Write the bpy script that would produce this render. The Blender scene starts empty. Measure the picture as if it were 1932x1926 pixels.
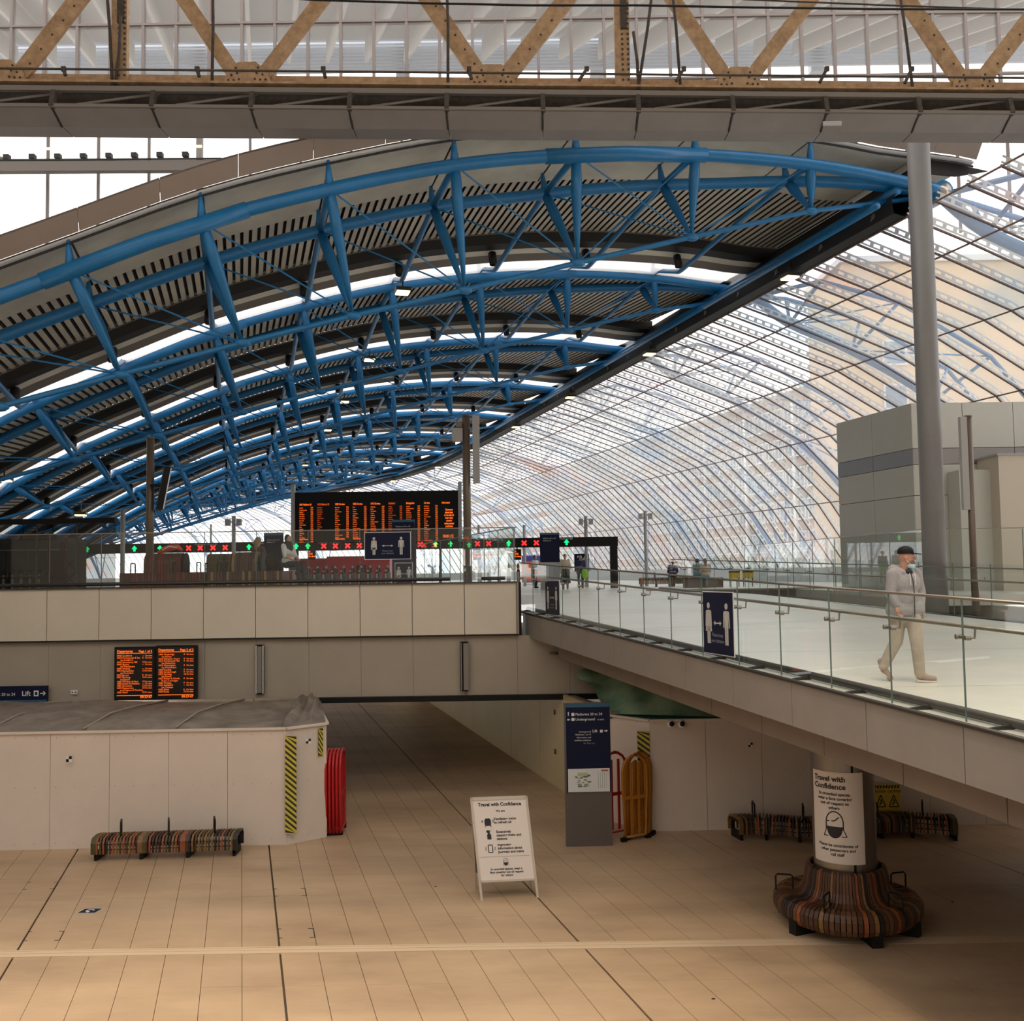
import bpy, bmesh, math, random
from mathutils import Vector, Matrix
random.seed(7)
S = bpy.context.scene
C = S.collection
# ------------------------------------------------------------ camera
EYE = Vector((0, 0, 5.5))
PITCH = math.atan(117/1932.); ROLL = 0.015; FPX = 1932.
cF = Vector((0, math.cos(PITCH), math.sin(PITCH)))
u0 = Vector((0, -math.sin(PITCH), math.cos(PITCH))); r0 = Vector((1, 0, 0))
cR = r0*math.cos(ROLL) - u0*math.sin(ROLL); cU = u0*math.cos(ROLL) + r0*math.sin(ROLL)
cam = bpy.data.cameras.new('camera'); co = bpy.data.objects.new('camera', cam); C.objects.link(co)
co.matrix_world = Matrix(((cR.x, cU.x, -cF.x, EYE.x), (cR.y, cU.y, -cF.y, EYE.y), (cR.z, cU.z, -cF.z, EYE.z), (0, 0, 0, 1)))
cam.sensor_width = 36; cam.lens = 36; cam.clip_start = .1; cam.clip_end = 1500
S.camera = co
# ------------------------------------------------------------ world, exposure
W = bpy.data.worlds.new('overcast'); S.world = W; W.use_nodes = True
bg = W.node_tree.nodes['Background']; bg.inputs[0].default_value = (1, .965, .93, 1); bg.inputs[1].default_value = 2.4
S.view_settings.view_transform = 'Standard'; S.view_settings.look = 'None'
S.view_settings.gamma = 1; S.view_settings.use_curve_mapping = False
S.view_settings.exposure = 0.0
# added fill spots, high out of view, to brighten and warm the near floor
for lx_ in (-9, -1, 7):
    ld_ = bpy.data.lights.new('near_floor_fill', 'SPOT'); ld_.energy = 5000 if lx_ > 0 else 9500; ld_.color = (1, .83, .62); ld_.spot_size = math.radians(52); ld_.spot_blend = 1; ld_.shadow_soft_size = 1.5
    lo_ = bpy.data.objects.new('near_floor_fill', ld_); C.objects.link(lo_); lo_.location = (lx_, 9.5, 22.5)
# ------------------------------------------------------------ helpers
def P(x, y, d):
    r = cF + cR*((x-966)/FPX) - cU*((y-963)/FPX)
    return EYE + r*(d/r.y)
def PZ(x, y, z):
    r = cF + cR*((x-966)/FPX) - cU*((y-963)/FPX)
    return EYE + r*((z-5.5)/r.z)
MATS = {}
def mat(name, col, rough=.6, metal=0, emit=0, noise=None, bump=0, alpha=None, spec=.5, stretch=None):
    if name in MATS: return MATS[name]
    m = bpy.data.materials.new(name); m.use_nodes = True; nt = m.node_tree; b = nt.nodes['Principled BSDF']
    b.inputs['Base Color'].default_value = (*col, 1); b.inputs['Roughness'].default_value = rough
    b.inputs['Metallic'].default_value = metal; b.inputs['Specular IOR Level'].default_value = spec
    if emit:
        b.inputs['Emission Color'].default_value = (*col, 1); b.inputs['Emission Strength'].default_value = emit
        b.inputs['Base Color'].default_value = (col[0]*.2, col[1]*.2, col[2]*.2, 1)
    if noise:                                  # (scale, amount, optional second colour)
        g = nt.nodes.new('ShaderNodeNewGeometry'); mp = nt.nodes.new('ShaderNodeMapping')
        if stretch: mp.inputs['Scale'].default_value = stretch
        n = nt.nodes.new('ShaderNodeTexNoise'); n.inputs['Scale'].default_value = noise[0]; n.inputs['Detail'].default_value = 6
        n.inputs['Roughness'].default_value = .65
        cr = nt.nodes.new('ShaderNodeValToRGB'); k = noise[1]
        c2 = noise[2] if len(noise) > 2 else tuple(c*(1-k) for c in col)
        cr.color_ramp.elements[0].position = .3; cr.color_ramp.elements[1].position = .7
        cr.color_ramp.elements[0].color = (*c2, 1); cr.color_ramp.elements[1].color = (*[min(1, c*(1+k*.4)) for c in col], 1)
        nt.links.new(g.outputs['Position'], mp.inputs[0]); nt.links.new(mp.outputs[0], n.inputs['Vector'])
        nt.links.new(n.outputs[0], cr.inputs[0]); nt.links.new(cr.outputs[0], b.inputs['Base Color'])
        if bump:
            bp = nt.nodes.new('ShaderNodeBump'); bp.inputs['Strength'].default_value = bump; bp.inputs['Distance'].default_value = .01
            nt.links.new(n.outputs[0], bp.inputs['Height']); nt.links.new(bp.outputs[0], b.inputs['Normal'])
    MATS[name] = m; return m
def glass(name, tint=(.93, .97, .96), refl=.9, haze=0.0, hazecol=(1, 1, 1), pastel=False):
    m = bpy.data.materials.new(name); m.use_nodes = True; nt = m.node_tree; nt.nodes.clear()
    out = nt.nodes.new('ShaderNodeOutputMaterial'); tr = nt.nodes.new('ShaderNodeBsdfTransparent'); tr.inputs[0].default_value = (*tint, 1)
    gl = nt.nodes.new('ShaderNodeBsdfGlossy'); gl.inputs['Roughness'].default_value = .02; gl.inputs[0].default_value = (refl, refl, refl, 1)
    fr = nt.nodes.new('ShaderNodeLayerWeight'); fr.inputs[0].default_value = .5      # facing: same from both sides of the sheet
    pw = nt.nodes.new('ShaderNodeMath'); pw.operation = 'POWER'; pw.inputs[1].default_value = 5; nt.links.new(fr.outputs['Facing'], pw.inputs[0])
    ma = nt.nodes.new('ShaderNodeMath'); ma.operation = 'MULTIPLY_ADD'; ma.inputs[1].default_value = .9; ma.inputs[2].default_value = .06; nt.links.new(pw.outputs[0], ma.inputs[0])
    mx = nt.nodes.new('ShaderNodeMixShader'); nt.links.new(ma.outputs[0], mx.inputs[0])
    src = tr.outputs[0]
    if haze:
        tl = nt.nodes.new('ShaderNodeBsdfTranslucent'); tl.inputs[0].default_value = (*hazecol, 1)
        m2 = nt.nodes.new('ShaderNodeMixShader'); m2.inputs[0].default_value = haze
        nt.links.new(src, m2.inputs[1]); nt.links.new(tl.outputs[0], m2.inputs[2]); src = m2.outputs[0]
        if pastel:
            g = nt.nodes.new('ShaderNodeNewGeometry'); n = nt.nodes.new('ShaderNodeTexNoise'); n.inputs['Scale'].default_value = .16
            n.inputs['Detail'].default_value = 2
            cr = nt.nodes.new('ShaderNodeValToRGB'); e = cr.color_ramp.elements
            e[0].position = .0; e[0].color = (.9, .96, 1, 1); e[1].position = 1; e[1].color = (1, .96, .9, 1)
            for p_, c_ in ((.34, (.70, .85, 1, 1)), (.42, (.93, .97, 1, 1)), (.55, (.98, .98, 1, 1)), (.61, (.84, .88, 1, 1)), (.66, (1, .84, .82, 1)), (.71, (1, .70, .60, 1))):
                q = e.new(p_); q.color = c_
            nt.links.new(g.outputs['Position'], n.inputs['Vector']); nt.links.new(n.outputs[0], cr.inputs[0]); nt.links.new(cr.outputs[0], tr.inputs[0])
            nt.links.new(cr.outputs[0], tl.inputs[0])
    nt.links.new(src, mx.inputs[1]); nt.links.new(gl.outputs[0], mx.inputs[2]); nt.links.new(mx.outputs[0], out.inputs[0])
    MATS[name] = m; return m
def frosted(name, col, trans=.75):
    m = bpy.data.materials.new(name); m.use_nodes = True; nt = m.node_tree; nt.nodes.clear()
    out = nt.nodes.new('ShaderNodeOutputMaterial'); tl = nt.nodes.new('ShaderNodeBsdfTranslucent'); tl.inputs[0].default_value = (*col, 1)
    tr = nt.nodes.new('ShaderNodeBsdfTransparent'); tr.inputs[0].default_value = (*col, 1)
    mx = nt.nodes.new('ShaderNodeMixShader'); mx.inputs[0].default_value = 1-trans
    nt.links.new(tl.outputs[0], mx.inputs[1]); nt.links.new(tr.outputs[0], mx.inputs[2]); nt.links.new(mx.outputs[0], out.inputs[0])
    MATS[name] = m; return m
class MB:
    def __init__(s): s.v = []; s.f = []; s.m = []
    def add(s, vs, fs, mi=0):
        b = len(s.v); s.v += [tuple(v) for v in vs]; s.f += [tuple(b+i for i in f) for f in fs]; s.m += [mi]*len(fs); return s
    def box(s, c, sz, rz=0, mi=0, M=None):
        hx, hy, hz = sz[0]/2, sz[1]/2, sz[2]/2; ca, sa = math.cos(rz), math.sin(rz); vs = []
        for z in (-hz, hz):
            for x, y in ((-hx, -hy), (hx, -hy), (hx, hy), (-hx, hy)):
                p = Vector((x, y, z))
                if M: p = M @ p
                vs.append((c[0]+p.x*ca-p.y*sa, c[1]+p.x*sa+p.y*ca, c[2]+p.z))
        return s.add(vs, [(0, 3, 2, 1), (4, 5, 6, 7), (0, 1, 5, 4), (1, 2, 6, 5), (2, 3, 7, 6), (3, 0, 4, 7)], mi)
    def bar(s, a, b, w, h, mi=0, up=(0, 0, 1)):        # rectangular bar from a to b
        a = Vector(a); b = Vector(b); t = (b-a).normalized(); u = Vector(up)
        x = t.cross(u)
        if x.length < 1e-4: x = t.cross(Vector((0, 1, 0)))
        x.normalize(); u = x.cross(t).normalized(); vs = []
        for p in (a, b):
            for i, j in ((-1, -1), (1, -1), (1, 1), (-1, 1)): vs.append(p+x*(i*w/2)+u*(j*h/2))
        return s.add(vs, [(0, 1, 2, 3), (7, 6, 5, 4), (0, 4, 5, 1), (1, 5, 6, 2), (2, 6, 7, 3), (3, 7, 4, 0)], mi)
    def path(s, pts, rad, n=8, mi=0, cap=True):        # tube through points; rad number or list
        pts = [Vector(p) for p in pts]; m = len(pts); R = rad if isinstance(rad, (list, tuple)) else [rad]*m
        vs = []; px = None
        for i, p in enumerate(pts):
            t = (pts[min(i+1, m-1)]-pts[max(i-1, 0)]).normalized()
            if px is None:
                px = t.cross(Vector((0, 0, 1)))
                if px.length < .05: px = t.cross(Vector((0, 1, 0)))
            px = (px-t*px.dot(t)).normalized(); py = t.cross(px)
            for k in range(n):
                a = 2*math.pi*k/n; vs.append(p+px*(math.cos(a)*R[i])+py*(math.sin(a)*R[i]))
        fs = [(i*n+k, i*n+(k+1) % n, (i+1)*n+(k+1) % n, (i+1)*n+k) for i in range(m-1) for k in range(n)]
        if cap: fs += [tuple(range(n-1, -1, -1)), tuple((m-1)*n+k for k in range(n))]
        return s.add(vs, fs, mi)
    def prism(s, poly, z0, z1, mi=0):
        n = len(poly); vs = [(x, y, z0) for x, y in poly]+[(x, y, z1) for x, y in poly]
        return s.add(vs, [tuple(range(n-1, -1, -1)), tuple(range(n, 2*n))]+[(i, (i+1) % n, n+(i+1) % n, n+i) for i in range(n)], mi)
    def plate(s, poly, y0, y1, mi=0):                  # poly in x,z; extruded in y
        n = len(poly); vs = [(x, y0, z) for x, z in poly]+[(x, y1, z) for x, z in poly]
        return s.add(vs, [tuple(range(n)), tuple(range(2*n-1, n-1, -1))]+[(i, n+i, n+(i+1) % n, (i+1) % n) for i in range(n)], mi)
    def sheet(s, A, B, mi=0, th=0, off=(0, 0, 1)):     # ribbon between two point rows
        n = len(A); vs = list(A)+list(B); fs = [(i, i+1, n+i+1, n+i) for i in range(n-1)]
        if th:
            o = Vector(off)*th; vs += [Vector(p)+o for p in list(A)+list(B)]; q = 2*n
            fs += [(q+n+i, q+n+i+1, q+i+1, q+i) for i in range(n-1)]
            fs += [(q+i, q+i+1, i+1, i) for i in range(n-1)]+[(n+i, n+i+1, q+n+i+1, q+n+i) for i in range(n-1)]
            fs += [(0, n, q+n, q), (n-1, q+n-1, q+2*n-1, 2*n-1)]
        return s.add(vs, fs, mi)
    def ball(s, c, r, mi=0, n=10, M=None):
        if not isinstance(r, (tuple, list)): r = (r, r, r)
        vs = []; rows = n//2
        for i in range(1, rows):
            th = math.pi*i/rows
            for k in range(n):
                a = 2*math.pi*k/n; p = Vector((r[0]*math.sin(th)*math.cos(a), r[1]*math.sin(th)*math.sin(a), r[2]*math.cos(th)))
                if M: p = M @ p
                vs.append(p+Vector(c))
        t = Vector((0, 0, r[2])); b = -t
        if M: t = M @ t; b = M @ b
        vs += [t+Vector(c), b+Vector(c)]; q = (rows-1)*n
        fs = [(i*n+k, (i+1)*n+k, (i+1)*n+(k+1) % n, i*n+(k+1) % n) for i in range(rows-2) for k in range(n)]
        fs += [(q, k, (k+1) % n) for k in range(n)]+[(q+1, (rows-2)*n+(k+1) % n, (rows-2)*n+k) for k in range(n)]
        return s.add(vs, fs, mi)
    def lathe(s, prof, c=(0, 0), n=24, mi=0, a0=0, a1=2*math.pi):
        vs = [(c[0]+r*math.cos(a0+(a1-a0)*k/n), c[1]+r*math.sin(a0+(a1-a0)*k/n), z) for r, z in prof for k in range(n+1)]; w = n+1
        return s.add(vs, [(i*w+k, i*w+k+1, (i+1)*w+k+1, (i+1)*w+k) for i in range(len(prof)-1) for k in range(n)], mi)
    def mesh(s, name, mats, smooth=False):
        me = bpy.data.meshes.new(name); me.from_pydata([tuple(v) for v in s.v], [], s.f)
        for m in (mats if isinstance(mats, (list, tuple)) else [mats]): me.materials.append(m)
        if len(me.materials) > 1: me.polygons.foreach_set('material_index', s.m)
        if smooth: me.polygons.foreach_set('use_smooth', [True]*len(me.polygons))
        me.update(); return me
    def build(s, name, mats, parent=None, smooth=False, kind=None):
        return link(name, s.mesh(name, mats, smooth), parent, kind)
def link(name, me, parent=None, kind=None, loc=None, rz=None):
    o = bpy.data.objects.new(name, me); C.objects.link(o)
    if parent: o.parent = parent
    if kind: o['kind'] = kind
    if loc is not None: o.location = loc
    if rz is not None: o.rotation_euler.z = rz
    return o
def tag(o, label, cat, group=None, kind=None):
    o['label'] = label; o['category'] = cat
    if group: o['group'] = group
    if kind: o['kind'] = kind
    return o
def thing(name, label, cat, loc=(0, 0, 0), rz=0, group=None):
    o = bpy.data.objects.new(name, None); C.objects.link(o); o.location = loc; o.rotation_euler.z = rz; o.empty_display_size = .2
    return tag(o, label, cat, group)
def struct(name, label=None, cat=None):
    o = bpy.data.objects.new(name, None); C.objects.link(o); o['kind'] = 'structure'
    if label: o['label'] = label; o['category'] = cat
    return o
def dup(root, loc=None, rz=None, label=None, group=None):
    r = root.copy(); C.objects.link(r)
    if loc is not None: r.location = loc
    if rz is not None: r.rotation_euler.z = rz
    if label: r['label'] = label
    if group: r['group'] = group
    for ch in list(root.children):
        c = ch.copy(); C.objects.link(c); c.parent = r
        for g in list(ch.children):
            d = g.copy(); C.objects.link(d); d.parent = c
    return r
_txt = {}
def text(lines, size, parent, m, loc, rz=0, align='LEFT', name='lettering', gap=1.0, bold=0.0, flat=False, sx=1.0):
    ls = lines.split('\n')
    if 1 < len(ls) <= 8:
        return [text(l, size, parent, m, (loc[0], loc[1], loc[2]-i*gap*size), rz, align, name, gap, bold, flat, sx) for i, l in enumerate(ls)]
    o = text1(lines, size, parent, m, loc, rz, align, name, gap, bold, flat, sx)
    if len(ls) > 1: o['kind'] = 'stuff'
    return o
def text1(lines, size, parent, m, loc, rz, align, name, gap, bold, flat, sx):
    """flat lettering facing -y of the parent, origin = top left/centre of first line"""
    cu = bpy.data.curves.new('t', 'FONT'); cu.body = lines; cu.size = size; cu.align_x = align; cu.space_line = gap; cu.resolution_u = 2
    cu.offset = bold*size; cu.fill_mode = 'BOTH'
    t = bpy.data.objects.new('t', cu); C.objects.link(t)
    me = bpy.data.meshes.new_from_object(t.evaluated_get(bpy.context.evaluated_depsgraph_get()))
    bpy.data.objects.remove(t); bpy.data.curves.remove(cu)
    T = Matrix.Scale(sx, 4, (1, 0, 0))
    if not flat: T = Matrix.Rotation(math.pi/2, 4, 'X') @ T
    me.transform(T); me.materials.clear(); me.materials.append(m); me.name = name
    return link(name, me, parent, loc=loc, rz=rz)
def interp(tab, x):
    if x <= tab[0][0]:
        (a, b), (c, d) = tab[0], tab[1]; return b+(d-b)*(x-a)/(c-a)
    for (a, b), (c, d) in zip(tab, tab[1:]):
        if x <= c: return b+(d-b)*(x-a)/(c-a)
    return tab[-1][1]
def smoothtab(tab):                     # Catmull-Rom sampling of a table, so arches read as curves
    out = []
    for i in range(len(tab)-1):
        p0 = tab[max(i-1, 0)]; p1 = tab[i]; p2 = tab[i+1]; p3 = tab[min(i+2, len(tab)-1)]
        for k in range(4):
            t = k/4
            f = lambda a, b, c, d: .5*((2*b)+(-a+c)*t+(2*a-5*b+4*c-d)*t*t+(-a+3*b-3*c+d)*t**3)
            out.append((f(p0[0], p1[0], p2[0], p3[0]), f(p0[1], p1[1], p2[1], p3[1])))
    out.append(tab[-1]); return out
# shed axis: straight along (-.265,1) then bending left; s along, w across (right +), v above the eye
PHI0 = math.atan(.265); S1 = 57.; RAD = 110.; E0 = Vector((10.56, 27.8))
def axis(s):
    if s <= S1: return E0+Vector((-math.sin(PHI0), math.cos(PHI0)))*s, PHI0
    p, _ = axis(S1); a = (s-S1)/RAD; ph = PHI0+a
    return p+Vector((RAD*(math.cos(ph)-math.cos(PHI0)), RAD*(math.sin(ph)-math.sin(PHI0)))), ph
def at(s, w, v):
    p, ph = axis(s); return Vector((p.x+w*math.cos(ph), p.y+w*math.sin(ph), 5.5+v))
BAY = 10.97; NA = 17
ORD = ['nearest the camera', 'second from the camera', 'third from the camera', 'fourth from the camera', 'fifth from the camera', 'sixth from the camera', 'seventh from the camera', 'eighth from the camera', 'ninth from the camera', 'tenth from the camera', 'eleventh from the camera', 'twelfth from the camera', 'thirteenth from the camera', 'fourteenth from the camera', 'fifteenth from the camera', 'sixteenth from the camera', 'farthest of all']
# ------------------------------------------------------------ materials
BLUE = mat('blue_paint', (.010, .165, .40), .35, noise=(3, .15))
STONE = mat('floor_stone', (.52, .365, .23), .45, noise=(.45, .34, (.37, .25, .155)), stretch=(.6, 1.6, 1))
GROUT = mat('grout', (.10, .075, .05), .8)
PANEL = mat('cream_panel', (.72, .645, .53), .45, noise=(.8, .06))
PANEL2 = mat('fawn_panel', (.42, .36, .29), .5, noise=(.8, .08))
JOINT = mat('dark_joint', (.02, .018, .015), .8)
HOARD = mat('hoarding_white', (.74, .64, .56), .6, noise=(1.2, .06))
STEEL = mat('brushed_steel', (.30, .27, .24), .32, .85, noise=(6, .15), stretch=(1, 1, .1))
DSTEEL = mat('dark_steel', (.07, .065, .06), .4, .6)
GREYC = mat('grey_column', (.20, .19, .185), .45, noise=(2, .08))
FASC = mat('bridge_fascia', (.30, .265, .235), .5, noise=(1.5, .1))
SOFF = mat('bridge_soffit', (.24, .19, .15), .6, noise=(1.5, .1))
BLACK = mat('black', (.010, .010, .010), .5, spec=.2)
NAVY = mat('navy', (.006, .010, .038), .5, spec=.2)
WHITE = mat('white_paint', (.8, .8, .8), .5)
ORANGE = mat('led_orange', (1, .15, .012), .5, emit=1.5)
ORANGED = mat('led_orange_dim', (1, .12, .01), .5, emit=.8)
REDL = mat('red_led', (1, .02, .02), .5, emit=2.5)
GRNL = mat('green_led', (.0, .9, .2), .5, emit=2.0)
LAMP = mat('lamp_glow', (1, .72, .34), .5, emit=3.2)
TAN = mat('tan_painted_iron', (.42, .27, .15), .6, noise=(5, .3, (.24, .14, .07)), bump=.2)
RUST = mat('dark_iron', (.06, .045, .035), .8, noise=(7, .5), bump=.3)
BEAMG = mat('beam_grey', (.23, .21, .20), .5, noise=(1.5, .1))
MULL = mat('mullion', (.20, .165, .15), .6)
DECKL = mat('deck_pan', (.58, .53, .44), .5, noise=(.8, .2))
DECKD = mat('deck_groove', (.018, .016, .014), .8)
VERGE = mat('verge_cream', (.68, .65, .56), .6, noise=(.7, .18, (.54, .51, .43)))
VERGEB = mat('verge_brown', (.27, .215, .18), .55, noise=(1, .08))
GUT = mat('gutter_black', (.015, .014, .013), .6)
GUT2 = mat('gutter_grey', (.17, .145, .125), .5)
BARW = mat('bar_white', (.62, .62, .60), .5)
BARB = mat('bar_brown', (.12, .075, .065), .6)
GL = glass('balustrade_glass', (.90, .95, .93))
GLS = glass('shed_glass', (.96, .98, 1), .9, .20, (1, 1, 1), True)
GLU = glass('upper_glass', (.86, .87, .87), .8, .10, (.9, .9, .9))
CLER = frosted('clerestory_sheet', (.95, .96, .98), .85)
WALK = mat('walkway_floor', (.72, .69, .62), .3, noise=(.5, .1, (.6, .57, .51)))
UPFL = mat('upper_floor', (.55, .53, .48), .35, noise=(.5, .12))
KIOSK = mat('kiosk_panel', (.58, .56, .49), .5, noise=(.6, .05))
# ============================================================ LOWER FLOOR
KX = .265
floor = struct('floor')
MB().box((0, 22, -.12), (44, 54, .16)).build('floor_base', GROUT, floor)
SP = .557; X0 = -3.49
def seamX(k, d): return X0+SP*k-KX*(d-15.34)
DARK = {-22, -14, -7, 0, 8, 16, 24}
rows = [(15.32-1.2*(k+1), 15.32-1.2*k) for k in range(5)]+[(15.60+1.2*k, 15.60+1.2*(k+1)) for k in range(26)]
bigt = []; restt = []
for (a, b) in rows:
    for k in range(-34, 52):
        xl = seamX(k, a); xm = seamX(k+.5, (a+b)/2)
        if xm > 13.1 or xm < -17.6 or abs(xm)/(b) > 1.0: continue
        (bigt if b < 21.7 and a > 11.5 and abs(xm)/b < .56 else restt).append((k, a, b))
bigt.sort(key=lambda t: -1/t[1])
restt += bigt[300:]; bigt = bigt[:300]; tm = {}
def tileverts(k, a, b, org):
    gl = .016 if k in DARK else .004; gr = .016 if (k+1) in DARK else .004; g = .0008
    q = [(seamX(k, a+g)+gl, a+g), (seamX(k+1, a+g)-gr, a+g), (seamX(k+1, b-g)-gr, b-g), (seamX(k, b-g)+gl, b-g)]
    return [(x-org[0], y-org[1]) for x, y in q]
for k, a, b in bigt:
    key = (k in DARK, (k+1) in DARK)
    org = (seamX(k, a), a)
    if key not in tm: tm[key] = MB().prism(tileverts(k, a, b, org), -.03, 0).mesh('tile', STONE)
    link('tile', tm[key], floor, loc=(org[0], org[1], random.uniform(-.001, .001)))
mb = MB()
for k, a, b in restt: mb.prism(tileverts(k, a, b, (0, 0)), -.03, 0)
mb.build('distant_tiles', STONE, floor, kind='stuff')
for y0_, w_ in ((15.385, .12), (15.50, .09), (15.575, .04)):
    MB().box((0, y0_, -.012), (25, w_, .03)).build('joint_strip', mat('joint_metal', (.62, .46, .31), .6), floor)
for (a, b, c, d_) in ((15.95, 16.35, 0, 1), (18.0, 18.4, 0, 1), (16.0, 16.4, -7, -6), (18.6, 19.0, -8, -7)):
    mb = MB()
    for yy in (a, b):
        mb.bar((seamX(c, yy), yy, .001), (seamX(c, yy)+.06, yy, .001), .015, .004)
        mb.bar((seamX(d_, yy)-.08, yy, .001), (seamX(d_, yy), yy, .001), .015, .004)
    mb.bar((seamX(d_, a), a, .001), (seamX(d_, b), b, .001), .015, .004, up=(0, 0, 1))
    mb.build('access_cover_edge', JOINT, floor)
# tiny litter specks
for px, py in ((1346, 1884), (1797, 1701), (822, 1672)):
    p = PZ(px, py, .004); tag(MB().ball((0, 0, 0), (.03, .02, .006), n=6).build('litter_scrap', JOINT), 'tiny dark scrap lying on the stone floor ' + {1346: 'in the near foreground', 1797: 'right of the round bench', 822: 'left of the folding notice board'}[px], 'litter').location = p
# ============================================================ BALCONY WALL
PW = 1.318; XR = .08; DY = 26.0
wb = struct('wall_back')
MB().box((-8.9, DY+.35, 3.84), (18.2, .4, 2.84)).build('wall_core', JOINT, wb)
MB().box((7.3, DY+.35, 3.0), (14.0, .4, 1.2)).build('wall_core', SOFF, wb)
pm = MB().box((PW/2, .05, .645), (PW-.016, .1, 1.285)).mesh('upper_panel', PANEL)
pl = MB().box((PW/2, .05, .74), (PW-.006, .06, 1.48)).mesh('lower_panel', PANEL2)
for k in range(14): link('upper_panel', pm, wb, loc=(XR-PW*(k+1), DY-.05, 3.955))
for k in range(-3, 14): link('lower_panel', pl, wb, loc=(XR-PW*(k+1), DY+.06, 2.43))
MB().box((-8.95, DY+.0, 3.93), (18.1, .12, .03)).build('shadow_gap', JOINT, wb)
MB().box((-9.0, DY+.0, 5.26), (18.2, .22, .035)).build('coping', DSTEEL, wb)
MB().box((.11, DY+.2, 4.6), (.05, .6, 1.3)).build('end_trim', STEEL, wb)
MB().box((-1.2, DY+.1, 2.36), (8.5, .3, .13)).build('lintel', BLACK, wb)
# underpass: ceiling, walls
cl = struct('ceiling_underpass')
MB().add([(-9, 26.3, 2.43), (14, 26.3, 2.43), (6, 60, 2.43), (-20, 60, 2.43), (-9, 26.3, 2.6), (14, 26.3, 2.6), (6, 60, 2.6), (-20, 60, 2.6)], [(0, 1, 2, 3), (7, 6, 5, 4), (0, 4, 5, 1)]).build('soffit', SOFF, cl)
UW = mat('underpass_wall', (.50, .39, .20), .6, noise=(1, .1))
wr = struct('wall_underpass')
MB().box((-8, 59, 1.2), (22, .3, 2.5)).build('light_stop_wall', SOFF, wr)  # unseen wall, added to keep light from entering the underpass from behind
def axw(x, d, dd): return (x-KX*(dd-d), dd)
xr0, xl0 = 2.02, -4.05
pp = [axw(xr0, 22.9, 22.9), axw(xr0, 22.9, 60), (axw(xr0, 22.9, 60)[0]+.2, 60), (xr0+.2, 22.9)]
for a, b in ((22.9, 25.2), (25.2, 28.0), (28.0, 31), (31, 36), (36, 42), (42, 50), (50, 60)):
    q = [axw(xr0, 22.9, a+.01), axw(xr0, 22.9, b-.01)]; q += [(q[1][0]+.1, q[1][1]), (q[0][0]+.1, q[0][1])]
    MB().prism(q, 0, 2.42).build('wall_panel', UW, wr)
MB().prism(pp, 0, 2.4).build('wall_core', SOFF, wr).location = (.11, 0, 0)
for d_, z_, w_, h_ in ((24.8, 1.95, .02, .14), (24.8, 1.3, .02, .12), (24.8, .75, .02, .1), (26.6, 1.9, .02, .12), (26.6, .9, .02, .12), (25.7, 1.25, .12, .18), (25.6, 1.95, .3, .12)):
    x_, y_ = axw(xr0, 22.9, d_); MB().box((0, 0, 0), (.04, w_*2.2, h_)).build('wall_fitting', DSTEEL, wr).location = (x_-.03, y_, z_)
# ============================================================ HOARDINGS
def hoard(pts, h, name, label, mark):
    t = struct(name)
    for (x0, y0_), (x1, y1_) in zip(pts, pts[1:]):
        L = math.hypot(x1-x0, y1_-y0_); n = max(1, round(L/1.22)); rz = math.atan2(y1_-y0_, x1-x0)
        for i in range(n):
            me = MB().box((L/n/2, .03, h/2), (L/n-.008, .05, h)).mesh('board', HOARD)
            fx = x0+(x1-x0)*i/n; fy = y0_+(y1_-y0_)*i/n
            link('board', me, t, loc=(fx, fy, 0), rz=rz)
            sc = MB()
            for zz in (.12, 1.25, 2.25):
                for xx in (.12, .5, .9): 
                    if xx < L/n: sc.box((xx, 0, zz), (.012, .006, .012))
            b = link('screws', sc.mesh('screws', GUT2), t, 'stuff', loc=(fx, fy, 0), rz=rz)
        MB().box((L/2, .0, h+.02), (L, .10, .04)).build('top_rail', HOARD, t)
        t.children[-1].location = (x0, y0_, 0); t.children[-1].rotation_euler.z = rz
    return t
def quiet(p): return p
HL = [(-18.0, 21.13), (-4.72, 21.35), (-4.0, 21.95), (-5.0, 25.9)]
hoard(HL, 2.34, 'wall_hoarding_left', '', 0)
HR = [(xr0, 22.95), (2.85, 22.0), (11.2, 22.2), (11.2, 26)]
hoard(HR, 2.30, 'wall_hoarding_right', '', 0)
# hazard tapes
def tape(px, d, ztop, zbot, wid, label, rz=0, yoff=-.01):
    p = P(px, 1500, d); t = thing('hazard_tape', label, 'tape', (p.x, d+yoff, zbot), rz)
    H = ztop-zbot; MB().box((0, 0, H/2), (wid, .006, H)).build('tape_backing', mat('tape_black', (.02, .02, .02), .5), t)
    Y = mat('tape_yellow', (.62, .52, .05), .5); st = MB(); n = int(H/.115)
    for i in range(-2, n+1):
        z = i*.115; q = [(-wid/2, z+.19), (wid/2, z), (wid/2, z+.06), (-wid/2, z+.25)]
        q = [(x, min(max(zz, 0), H)) for x, zz in q]
        if q[0][1] >= H and q[1][1] >= H: continue
        st.plate(q, -.006, -.002)
    st.build('yellow_stripes', Y, t); return t
tape(549, 21.28, 2.22, .25, .23, 'yellow and black striped tape on left hoarding beside its corner')
tape(606, 21.87, 2.28, 1.7, .11, 'short narrow striped tape at the left hoarding corner above the red barriers', rz=.69, yoff=-.04)
tape(1216, 22.0, 2.1, .1, .26, 'yellow and black striped tape on right hoarding behind yellow barriers', yoff=-.02)
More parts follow.
